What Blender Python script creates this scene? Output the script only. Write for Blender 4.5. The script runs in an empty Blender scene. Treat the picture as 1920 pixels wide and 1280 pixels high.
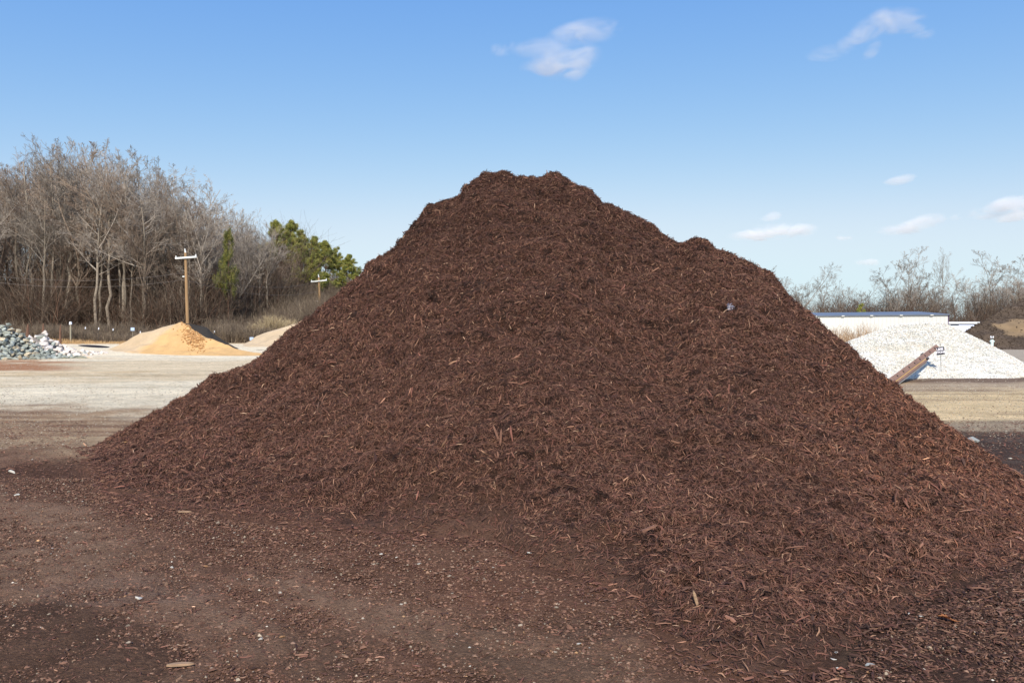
import bpy, bmesh, math, random
import numpy as np
from mathutils import Vector, Matrix

random.seed(7)
rng = np.random.default_rng(7)
scene = bpy.context.scene
COL = scene.collection

# ------------------------------------------------------------------ camera
CAM_Z = 1.65
F = 1400.0          # focal length in photo pixels
CX, HZ = 960.0, 625.0
cam_d = bpy.data.cameras.new("camera")
cam_d.sensor_width = 36.0
cam_d.lens = 36.0 * F / 1920.0
cam_d.clip_start = 0.05
cam_d.clip_end = 20000.0
cam = bpy.data.objects.new("camera", cam_d)
cam.location = (0, 0, CAM_Z)
cam.rotation_euler = (math.radians(90) - math.atan((640 - HZ) / F), 0, 0)
COL.objects.link(cam)
scene.camera = cam

# ------------------------------------------------------------------ sky, sun, exposure
SUN_EL, SUN_AZ = math.radians(41), math.radians(185)
world = bpy.data.worlds.new("World")
scene.world = world
world.use_nodes = True
wn, wl = world.node_tree.nodes, world.node_tree.links
wn.clear()
w_out = wn.new("ShaderNodeOutputWorld")
w_bg = wn.new("ShaderNodeBackground")
w_sky = wn.new("ShaderNodeTexSky")
w_sky.sky_type = 'NISHITA'
w_sky.sun_disc = False
w_sky.sun_elevation = SUN_EL
w_sky.sun_rotation = SUN_AZ
w_sky.altitude = 100
w_sky.air_density = 1.0
w_sky.dust_density = 0.6
w_sky.ozone_density = 1.6
w_bg.inputs[1].default_value = 0.15
# the sky's own colours, toned as this camera records them (deeper blue overhead, no green at the horizon)
w_sep = wn.new("ShaderNodeSeparateColor"); w_com = wn.new("ShaderNodeCombineColor")
wl.new(w_sky.outputs[0], w_sep.inputs[0])
SK = 0.15 * 2 ** 0.15
def w_math(op, a, b):
    q = wn.new("ShaderNodeMath"); q.operation = op
    for k_, v_ in enumerate((a, b)):
        if isinstance(v_, (int, float)): q.inputs[k_].default_value = v_
        else: wl.new(v_, q.inputs[k_])
    return q.outputs[0]


for i_, (a_, g_, k_) in enumerate(((1.175, 1.27, 0.71), (0.872, 0.80, 0.90), (0.945, 0.25, 1.05))):
    v_ = w_math('MULTIPLY', w_math('POWER', w_math('MULTIPLY', w_sep.outputs[i_], SK), g_), a_)
    t_ = w_math('POWER', w_math('ADD', w_math('POWER', w_math('DIVIDE', v_, k_), 8.0), 1.0), -0.125)
    wl.new(w_math('DIVIDE', w_math('MULTIPLY', v_, t_), SK), w_com.inputs[i_])
wl.new(w_com.outputs[0], w_bg.inputs[0])
wl.new(w_bg.outputs[0], w_out.inputs[0])

sun_d = bpy.data.lights.new("sun", 'SUN')
sun_d.energy = 4.5
sun_d.angle = math.radians(0.53)
sun_d.color = (1.0, 0.94, 0.85)
sun = bpy.data.objects.new("sun", sun_d)
sdir = Vector((math.sin(SUN_AZ) * math.cos(SUN_EL), math.cos(SUN_AZ) * math.cos(SUN_EL), math.sin(SUN_EL)))
sun.rotation_euler = sdir.to_track_quat('Z', 'Y').to_euler()
sun.location = (-20, -60, 60)
COL.objects.link(sun)

scene.view_settings.view_transform = 'Standard'
scene.view_settings.look = 'None'
scene.view_settings.exposure = 0.15
scene.view_settings.gamma = 1.0
scene.cycles.volume_bounces = 4
scene.cycles.volume_step_rate = 0.3
scene.cycles.max_bounces = 6
scene.cycles.diffuse_bounces = 3
scene.cycles.transparent_max_bounces = 8


# ------------------------------------------------------------------ helpers
def tag(o, label=None, cat=None, group=None, kind=None):
    if label: o["label"] = label
    if cat: o["category"] = cat
    if group: o["group"] = group
    if kind: o["kind"] = kind
    return o


def lin(r, g, b):
    def f(c):
        c = c / 255.0
        return c / 12.92 if c <= 0.04045 else ((c + 0.055) / 1.055) ** 2.4
    return (f(r), f(g), f(b))


def build_mesh(name, V, Fc, mat=None, tint=None, smooth=False, more_faces=None):
    """V (n,3); Fc (m,k) all of one size; more_faces: optional second array of another size; tint (n,3)"""
    me = bpy.data.meshes.new(name)
    V = np.asarray(V, dtype=np.float32)
    groups = [np.asarray(Fc, dtype=np.int32)]
    if more_faces is not None and len(more_faces):
        groups.append(np.asarray(more_faces, dtype=np.int32))
    nl = sum(g.size for g in groups)
    nf = sum(len(g) for g in groups)
    me.vertices.add(len(V))
    me.vertices.foreach_set("co", V.ravel())
    me.loops.add(nl)
    me.polygons.add(nf)
    me.loops.foreach_set("vertex_index", np.concatenate([g.ravel() for g in groups]))
    totals = np.concatenate([np.full(len(g), g.shape[1], dtype=np.int32) for g in groups])
    starts = np.concatenate([[0], np.cumsum(totals)[:-1]]).astype(np.int32)
    me.polygons.foreach_set("loop_start", starts)
    me.polygons.foreach_set("loop_total", totals)
    me.polygons.foreach_set("use_smooth", np.full(nf, bool(smooth)))
    if tint is not None:
        at = me.color_attributes.new("tint", 'FLOAT_COLOR', 'POINT')
        c = np.ones((len(V), 4), dtype=np.float32)
        c[:, :3] = tint
        at.data.foreach_set("color", c.ravel())
    me.update(calc_edges=True)
    me.validate()
    if mat: me.materials.append(mat)
    return me


def link(name, me, parent=None, loc=None):
    o = bpy.data.objects.new(name, me)
    COL.objects.link(o)
    if parent: o.parent = parent
    if loc is not None: o.location = loc
    return o


def empty(name, loc=(0, 0, 0)):
    o = bpy.data.objects.new(name, None)
    o.empty_display_size = 0.3
    o.location = loc
    COL.objects.link(o)
    return o


def _hash(ix, iy, seed):
    h = (ix.astype(np.int64) * 374761393 + iy.astype(np.int64) * 668265263 + seed * 1442695041) & 0xFFFFFFFF
    h = ((h ^ (h >> 13)) * 1274126177) & 0xFFFFFFFF
    h = (h ^ (h >> 16)) & 0xFFFFFFFF
    return h / 4294967295.0


def vnoise(x, y, seed=0):
    x = np.asarray(x, dtype=np.float64); y = np.asarray(y, dtype=np.float64)
    ix = np.floor(x); iy = np.floor(y)
    fx = x - ix; fy = y - iy
    ux = fx * fx * (3 - 2 * fx); uy = fy * fy * (3 - 2 * fy)
    a = _hash(ix, iy, seed); b = _hash(ix + 1, iy, seed)
    c = _hash(ix, iy + 1, seed); d = _hash(ix + 1, iy + 1, seed)
    return (a + (b - a) * ux) * (1 - uy) + (c + (d - c) * ux) * uy


def fbm(x, y, seed=0, octv=4, rough=0.5):
    s = 0; a = 1; t = 0
    for i in range(octv):
        s = s + a * (vnoise(x * 2 ** i, y * 2 ** i, seed + i * 17) - 0.5)
        t += a; a *= rough
    return s / t * 2          # about -1..1


def sstep(e0, e1, x):
    t = np.clip((x - e0) / (e1 - e0), 0, 1)
    return t * t * (3 - 2 * t)


def unit(v):
    return v / np.maximum(np.linalg.norm(v, axis=-1, keepdims=True), 1e-9)


# terrain height: level yard, a bank rising into the wood on the left and far behind
def gz(X, Y):
    X = np.asarray(X, dtype=np.float64); Y = np.asarray(Y, dtype=np.float64)
    left = sstep(8, -12, X)
    a = left * (0.9 * sstep(52, 72, Y) + 0.5 * sstep(72, 84, Y))
    hill = left * 9.0 * sstep(82, 135, Y) * sstep(2, -30, X - 0.0 + 0 * Y)
    right = (1 - left) * 2.5 * sstep(95, 140, Y)
    return a + hill + right


def gp(px, Y, dz=0.0):
    X = (px - CX) / F * Y
    return Vector((X, Y, float(gz(X, Y)) + dz))


def pt(px, py, Y):
    return Vector(((px - CX) / F * Y, Y, CAM_Z + (HZ - py) / F * Y))


# ------------------------------------------------------------------ materials
def new_mat(name):
    m = bpy.data.materials.new(name)
    m.use_nodes = True
    n = m.node_tree.nodes; l = m.node_tree.links
    b = n["Principled BSDF"]
    return m, n, l, b


def simple_mat(name, rgb, rough=0.8, var=0.15, scale=6.0, metallic=0.0, bump=0.0, bscale=30.0, spec=0.3, stretch=None, rand=0.0):
    m, n, l, b = new_mat(name)
    tc = n.new("ShaderNodeTexCoord")
    src = tc.outputs["Object"]
    if stretch:
        mp = n.new("ShaderNodeMapping"); mp.inputs["Scale"].default_value = stretch
        l.new(src, mp.inputs[0]); src = mp.outputs[0]
    nz = n.new("ShaderNodeTexNoise"); nz.inputs["Scale"].default_value = scale
    nz.inputs["Detail"].default_value = 5
    l.new(src, nz.inputs["Vector"])
    mr = n.new("ShaderNodeMapRange")
    mr.inputs[1].default_value = 0.3; mr.inputs[2].default_value = 0.7
    mr.inputs[3].default_value = 1 - var; mr.inputs[4].default_value = 1 + var
    l.new(nz.outputs[0], mr.inputs[0])
    fac = mr.outputs[0]
    if rand:
        oi = n.new("ShaderNodeObjectInfo")
        m2 = n.new("ShaderNodeMapRange")
        m2.inputs[3].default_value = 1 - rand; m2.inputs[4].default_value = 1 + rand
        l.new(oi.outputs["Random"], m2.inputs[0])
        mm = n.new("ShaderNodeMath"); mm.operation = 'MULTIPLY'
        l.new(fac, mm.inputs[0]); l.new(m2.outputs[0], mm.inputs[1]); fac = mm.outputs[0]
    vm = n.new("ShaderNodeVectorMath"); vm.operation = 'SCALE'
    vm.inputs[0].default_value = rgb
    l.new(fac, vm.inputs["Scale"])
    l.new(vm.outputs[0], b.inputs["Base Color"])
    b.inputs["Roughness"].default_value = rough
    b.inputs["Metallic"].default_value = metallic
    b.inputs["Specular IOR Level"].default_value = spec
    if bump:
        nb = n.new("ShaderNodeTexNoise"); nb.inputs["Scale"].default_value = bscale; nb.inputs["Detail"].default_value = 6
        l.new(src, nb.inputs["Vector"])
        bp = n.new("ShaderNodeBump"); bp.inputs["Distance"].default_value = bump
        l.new(nb.outputs[0], bp.inputs["Height"]); l.new(bp.outputs[0], b.inputs["Normal"])
    return m


def tint_mat(name, rough=0.9, var=0.25, scales=(3.0, 40.0), bump=0.0, bscale=40.0, spec=0.15, speck=None):
    """base colour from the mesh's own tint attribute, broken up by two noises"""
    m, n, l, b = new_mat(name)
    at = n.new("ShaderNodeAttribute"); at.attribute_name = "tint"
    tc = n.new("ShaderNodeTexCoord")
    fac = None
    for s in scales:
        nz = n.new("ShaderNodeTexNoise"); nz.inputs["Scale"].default_value = s
        nz.inputs["Detail"].default_value = 6; nz.inputs["Roughness"].default_value = 0.65
        l.new(tc.outputs["Object"], nz.inputs["Vector"])
        mr = n.new("ShaderNodeMapRange")
        mr.inputs[1].default_value = 0.28; mr.inputs[2].default_value = 0.72
        mr.inputs[3].default_value = 1 - var; mr.inputs[4].default_value = 1 + var
        l.new(nz.outputs[0], mr.inputs[0])
        if fac is None: fac = mr.outputs[0]
        else:
            mm = n.new("ShaderNodeMath"); mm.operation = 'MULTIPLY'
            l.new(fac, mm.inputs[0]); l.new(mr.outputs[0], mm.inputs[1]); fac = mm.outputs[0]
    vm = n.new("ShaderNodeVectorMath"); vm.operation = 'SCALE'
    l.new(at.outputs["Color"], vm.inputs[0]); l.new(fac, vm.inputs["Scale"])
    colr = vm.outputs[0]
    if speck:
        vo = n.new("ShaderNodeTexVoronoi"); vo.inputs["Scale"].default_value = speck[0]
        l.new(tc.outputs["Object"], vo.inputs["Vector"])
        wn_ = n.new("ShaderNodeMapRange")
        wn_.inputs[1].default_value = 0.0; wn_.inputs[2].default_value = 1.0
        wn_.inputs[3].default_value = 1 - speck[1]; wn_.inputs[4].default_value = 1 + speck[1]
        sp = n.new("ShaderNodeSeparateColor")
        l.new(vo.outputs["Color"], sp.inputs[0]); l.new(sp.outputs[0], wn_.inputs[0])
        v2 = n.new("ShaderNodeVectorMath"); v2.operation = 'SCALE'
        l.new(colr, v2.inputs[0]); l.new(wn_.outputs[0], v2.inputs["Scale"]); colr = v2.outputs[0]
    l.new(colr, b.inputs["Base Color"])
    b.inputs["Roughness"].default_value = rough
    b.inputs["Specular IOR Level"].default_value = spec
    if bump:
        nb = n.new("ShaderNodeTexNoise"); nb.inputs["Scale"].default_value = bscale
        nb.inputs["Detail"].default_value = 7; nb.inputs["Roughness"].default_value = 0.7
        l.new(tc.outputs["Object"], nb.inputs["Vector"])
        bp = n.new("ShaderNodeBump"); bp.inputs["Distance"].default_value = bump
        l.new(nb.outputs[0], bp.inputs["Height"]); l.new(bp.outputs[0], b.inputs["Normal"])
    return m


def plain_tint_mat(name, rough=0.85, spec=0.2):
    m, n, l, b = new_mat(name)
    at = n.new("ShaderNodeAttribute"); at.attribute_name = "tint"
    l.new(at.outputs["Color"], b.inputs["Base Color"])
    b.inputs["Roughness"].default_value = rough
    b.inputs["Specular IOR Level"].default_value = spec
    return m


M_GROUND = tint_mat("yard_ground", var=0.17, scales=(4.0, 28.0), bump=0.03, bscale=45.0, spec=0.05, speck=(70.0, 0.22))
M_MULCH = tint_mat("mulch_core", var=0.35, scales=(8.0, 60.0), bump=0.05, bscale=38.0, spec=0.1)
M_CHIP = plain_tint_mat("shredded_bark", rough=0.75, spec=0.22)
M_PILE = tint_mat("loose_heap", var=0.09, scales=(0.7, 9.0), bump=0.03, bscale=9.0, spec=0.1)
M_STONES = plain_tint_mat("crushed_stone", rough=0.85, spec=0.2)
M_BRUSH = plain_tint_mat("dry_twigs", rough=0.9, spec=0.1)
M_BARK_G = simple_mat("grey_bark", lin(148, 136, 121), var=0.35, scale=3.0, rand=0.38, spec=0.1)
M_TWIG = simple_mat("bare_twigs", lin(156, 145, 133), var=0.25, scale=0.6, rand=0.30, spec=0.1)
M_TWIG_R = simple_mat("reddish_twigs", lin(146, 128, 112), var=0.25, scale=0.6, rand=0.30, spec=0.1)
M_BARK_P = simple_mat("pine_bark", lin(112, 86, 70), var=0.3, scale=4.0, spec=0.1)
M_NEEDLE = plain_tint_mat("pine_needles", rough=0.6, spec=0.3)


# ------------------------------------------------------------------ shape builders
def tubes(P, R, sides=3):
    N, K, _ = P.shape
    T = np.empty_like(P)
    T[:, 1:-1] = P[:, 2:] - P[:, :-2]
    T[:, 0] = P[:, 1] - P[:, 0]
    T[:, -1] = P[:, -1] - P[:, -2]
    T = unit(T)
    ref = unit(rng.normal(size=(N, 1, 3)))
    A = unit(np.cross(T, ref + 0 * T)); B = np.cross(T, A)
    ang = np.arange(sides) * 2 * math.pi / sides
    ca, sa = np.cos(ang), np.sin(ang)
    V = P[:, :, None, :] + R[:, :, None, None] * (A[:, :, None, :] * ca[None, None, :, None] + B[:, :, None, :] * sa[None, None, :, None])
    idx = np.arange(N * K * sides).reshape(N, K, sides)
    a = idx[:, :-1, :]; b = np.roll(idx, -1, axis=2)[:, :-1, :]
    c = np.roll(idx, -1, axis=2)[:, 1:, :]; d = idx[:, 1:, :]
    Fc = np.stack([a, b, c, d], axis=-1).reshape(-1, 4)
    return V.reshape(-1, 3), Fc


def join_geo(parts):
    V = []; Fs = []; o = 0
    for v, f in parts:
        V.append(v); Fs.append(f + o); o += len(v)
    return np.concatenate(V), np.concatenate(Fs)


def grow(PP, PR, nper, tmin, tmax, lrel, ang, k=5, up=0.06, wob=0.12, rr=0.6, rmin=0.01, shrink=0.5):
    N, K, _ = PP.shape
    idx = np.repeat(np.arange(N), nper)
    M = len(idx)
    t = rng.uniform(tmin, tmax, M)
    s = t * (K - 1); i0 = np.minimum(s.astype(int), K - 2); f = (s - i0)[:, None]
    p0 = PP[idx, i0] * (1 - f) + PP[idx, i0 + 1] * f
    tan = unit(PP[idx, i0 + 1] - PP[idx, i0])
    r0 = (PR[idx, i0] * (1 - f[:, 0]) + PR[idx, i0 + 1] * f[:, 0]) * rr
    plen = np.linalg.norm(np.diff(PP, axis=1), axis=2).sum(1)[idx]
    L = plen * lrel * rng.uniform(0.6, 1.25, M) * (1 - shrink * (t - tmin) / max(tmax - tmin, 1e-6))
    perp = unit(np.cross(tan, rng.normal(size=(M, 3))))
    a = np.radians(rng.normal(ang, 9, M))[:, None]
    d = unit(np.cos(a) * tan + np.sin(a) * perp)
    P = np.empty((M, k, 3)); R = np.empty((M, k))
    P[:, 0] = p0; R[:, 0] = np.maximum(r0, rmin)
    step = (L / (k - 1))[:, None]
    for j in range(1, k):
        P[:, j] = P[:, j - 1] + d * step
        d = unit(d + rng.normal(size=(M, 3)) * wob + np.array([0, 0, up]))
        R[:, j] = np.maximum(R[:, 0] * (1 - 0.75 * j / (k - 1)), rmin * 0.7)
    return P, R


def fac_grid(ni, nj):
    idx = np.arange(ni * nj).reshape(ni, nj)
    return np.stack([idx[:-1, :-1], idx[1:, :-1], idx[1:, 1:], idx[:-1, 1:]], axis=-1).reshape(-1, 4)


class Heap:
    """a heap given by its near foot, its crest and the outline of that crest, all in real distance"""
    def __init__(s, foot, crest, sil, px0, px1, npx, nf=60, nb=24, amp=(0.1, 1.5), amp2=(0.03, 0.3), seed=1,
                 conc=(0.1, 0.7), maxs=0.8, back=0.7, pits=0.0):
        px = np.linspace(px0, px1, npx)
        fx, fy = zip(*foot); cx, cy = zip(*crest); sx, sy = zip(*sil)
        Yf = np.interp(px, fx, fy)
        Yr = np.interp(px, cx, cy)
        ys = np.interp(px, sx, sy)
        Yr = np.maximum(Yr, Yf + 0.05)
        X = lambda Y: (px - CX) / F * Y
        zf = gz(X(Yf), Yf)
        zr = CAM_Z + (HZ - ys) / F * Yr
        zr = np.maximum(zr, gz(X(Yr), Yr) + 0.0)
        sl = np.maximum((zr - zf) / (Yr - Yf), 0.02)
        a = np.clip(maxs / sl - 1, *conc)
        t = np.concatenate([np.linspace(0, 1, nf), 1 + np.linspace(0, 1, nb + 1)[1:]])
        T, PX = np.meshgrid(t, px, indexing='ij')
        front = T <= 1
        Tt = np.minimum(T, 1)
        bl = np.maximum((zr - gz(X(Yr), Yr)) / back, 0.05)
        Y = np.where(front, Yf + (Yr - Yf) * Tt, Yr + bl * (T - 1))
        Z = np.where(front, zf + (zr - zf) * ((1 - a) * Tt + a * Tt ** 2), zr - (zr - gz(X(Yr), Yr) + 0.15) * (T - 1))
        XX = (PX - CX) / F * Y
        edge = sstep(0, 0.12, T) * sstep(2, 1.7, T) * np.clip((zr - zf) / 0.6, 0, 1)
        crest_k = 1 - 0.9 * np.exp(-((T - 1) / 0.03) ** 2)
        if pits:
            Z = Z + edge * 0.036 * fbm(XX / 0.085, (Y + Z) / 0.085, seed + 71, 2) * (0.5 + vnoise(XX / 0.6, Y / 0.6, seed + 72))
        Z = Z + edge * crest_k * amp[0] * fbm(XX / amp[1], Y / amp[1] + Z, seed, 3)
        Z = Z + edge * (0.25 + 0.75 * crest_k) * amp2[0] * fbm(XX / amp2[1], Y / amp2[1] + Z / amp2[1], seed + 5, 3)
        if pits:
            pit = sstep(0.80, 0.93, vnoise(XX / 0.13, (Y + Z * 0.8) / 0.13, seed + 60)) * sstep(0.45, 0.7, vnoise(XX / 0.9, Y / 0.9, seed + 61))
            Z = Z - edge * crest_k * pits * pit
        Z = Z - 0.03 * (1 - sstep(0, 0.03, T))
        s.P = np.stack([XX, Y, Z], -1); s.px = px; s.T = T; s.PX = PX; s.nf = nf
        P = s.P
        du = np.gradient(P, axis=1); dv = np.gradient(P, axis=0)
        s.N = unit(np.cross(du, dv)); s.N[s.N[..., 2] < 0] *= -1
        s.faces = fac_grid(*T.shape)
        s.area = np.linalg.norm(np.cross(du, dv), axis=-1)

    def sample(s, n, w=None):
        A = s.area.copy()
        if w is not None: A = A * w
        A = A[:-1, :-1]
        c = np.cumsum(A.ravel()); c /= c[-1]
        k = np.searchsorted(c, rng.random(n))
        i, j = np.unravel_index(np.minimum(k, A.size - 1), A.shape)
        fi = rng.random(n)[:, None]; fj = rng.random(n)[:, None]
        P = s.P
        p = (P[i, j] * (1 - fi) + P[i + 1, j] * fi) * (1 - fj) + (P[i, j + 1] * (1 - fi) + P[i + 1, j + 1] * fi) * fj
        return p, s.N[i, j]

    def at(s, px, py):
        """nearest front surface point seen at this place of the photo"""
        P = s.P[:s.nf]
        qx = CX + P[..., 0] / P[..., 1] * F; qy = HZ - (P[..., 2] - CAM_Z) / P[..., 1] * F
        k = np.argmin((qx - px) ** 2 + (qy - py) ** 2)
        i, j = np.unravel_index(k, qx.shape)
        return Vector(P[i, j]), Vector(s.N[i, j])


def octs(p, size, tint, flat=0.7):
    """irregular eight-sided pebbles"""
    n = len(p)
    base = np.array([[1, 0, 0], [-1, 0, 0], [0, 1, 0], [0, -1, 0], [0, 0, 1], [0, 0, -1]], float)
    V = base[None] * (rng.uniform(0.6, 1.3, (n, 6, 1))) + rng.normal(0, 0.18, (n, 6, 3))
    V[..., 2] *= flat
    a = rng.uniform(0, 2 * math.pi, n); ca, sa = np.cos(a)[:, None], np.sin(a)[:, None]
    x = V[..., 0] * ca - V[..., 1] * sa; y = V[..., 0] * sa + V[..., 1] * ca
    V = np.stack([x, y, V[..., 2]], -1) * size[:, None, None] + p[:, None, :]
    f = np.array([[0, 2, 4], [2, 1, 4], [1, 3, 4], [3, 0, 4], [2, 0, 5], [1, 2, 5], [3, 1, 5], [0, 3, 5]])
    Fc = (f[None] + (np.arange(n) * 6)[:, None, None]).reshape(-1, 3)
    return V.reshape(-1, 3), Fc, np.repeat(tint, 6, axis=0)


def chips(p, nrm, L, W, tint, tilt=0.35, flow=None):
    """splintered slivers: three rails, bent in the middle, ragged ends"""
    n = len(p)
    r = rng.normal(size=(n, 3))
    if flow is not None: r = r + flow
    nn = unit(nrm + rng.normal(size=(n, 3)) * tilt)
    a = unit(r - (r * nn).sum(1, keepdims=True) * nn)
    b = np.cross(nn, a)
    L = L[:, None, None]; W = W[:, None, None]
    st = np.array([-0.5, 0.0, 0.5])[None, :, None]
    st = st + rng.normal(0, 0.06, (n, 3, 1))
    ws = np.stack([rng.uniform(0.15, 0.8, n), np.ones(n), rng.uniform(0.1, 0.7, n)], 1)[:, :, None]
    bend = np.stack([np.zeros(n), rng.normal(0.03, 0.06, n), np.zeros(n)], 1)[:, :, None] * L
    side = np.stack([np.zeros(n), rng.normal(0, 0.05, n), np.zeros(n)], 1)[:, :, None] * L
    c = p[:, None, :] + a[:, None, :] * st * L + nn[:, None, :] * bend + b[:, None, :] * side
    th = rng.uniform(0.25, 0.6, (n, 1, 1))
    left = c - b[:, None, :] * W * ws * 0.5
    right = c + b[:, None, :] * W * ws * 0.5
    top = c + nn[:, None, :] * W * ws * th + b[:, None, :] * W * rng.normal(0, 0.15, (n, 1, 1))
    V = np.stack([left, top, right], 2).reshape(-1, 3)     # n,3 stations,3 rails
    idx = np.arange(n * 9).reshape(n, 3, 3)
    q1 = np.stack([idx[:, :-1, 0], idx[:, :-1, 1], idx[:, 1:, 1], idx[:, 1:, 0]], -1)
    q2 = np.stack([idx[:, :-1, 1], idx[:, :-1, 2], idx[:, 1:, 2], idx[:, 1:, 1]], -1)
    Fc = np.concatenate([q1.reshape(-1, 4), q2.reshape(-1, 4)])
    return V, Fc, np.repeat(tint, 9, axis=0)


def box_bm(bm, x0, x1, y0, y1, z0, z1, M=None):
    vs = [bm.verts.new((x, y, z)) for z in (z0, z1) for y in (y0, y1) for x in (x0, x1)]
    for f in ((0, 2, 3, 1), (4, 5, 7, 6), (0, 1, 5, 4), (2, 6, 7, 3), (0, 4, 6, 2), (1, 3, 7, 5)):
        bm.faces.new([vs[i] for i in f])
    if M is not None:
        for v in vs: v.co = M @ v.co
    return vs


def bm_obj(name, bm, mat, parent=None, bevel=0.0):
    if bevel:
        bmesh.ops.bevel(bm, geom=list(bm.edges), offset=bevel, segments=1, affect='EDGES')
    bmesh.ops.recalc_face_normals(bm, faces=list(bm.faces))
    me = bpy.data.meshes.new(name)
    bm.to_mesh(me); bm.free()
    me.materials.append(mat)
    return link(name, me, parent)


def cyl_bm(bm, p0, p1, r0, r1, n=12):
    p0 = Vector(p0); p1 = Vector(p1)
    q = (p1 - p0).to_track_quat('Z', 'Y')
    a = [bm.verts.new(p0 + q @ Vector((r0 * math.cos(i * 2 * math.pi / n), r0 * math.sin(i * 2 * math.pi / n), 0))) for i in range(n)]
    b = [bm.verts.new(p1 + q @ Vector((r1 * math.cos(i * 2 * math.pi / n), r1 * math.sin(i * 2 * math.pi / n), 0))) for i in range(n)]
    for i in range(n):
        bm.faces.new((a[i], a[(i + 1) % n], b[(i + 1) % n], b[i]))
    bm.faces.new(a[::-1]); bm.faces.new(b)


# ------------------------------------------------------------------ ground
FOOT_PY = [(120, 838), (165, 862), (200, 915), (400, 958), (600, 985), (800, 1003), (930, 1014), (1000, 1058), (1200, 1128),
           (1235, 1200), (1330, 1262), (1400, 1292), (1540, 1275), (1600, 1232), (1700, 1155), (1850, 1090), (1920, 1052), (2060, 985), (2140, 940)]


def near_mulch(px, py):
    fy = np.interp(px, [a for a, b in FOOT_PY], [b for a, b in FOOT_PY])
    return py - fy          # pixels in front of the foot


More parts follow.
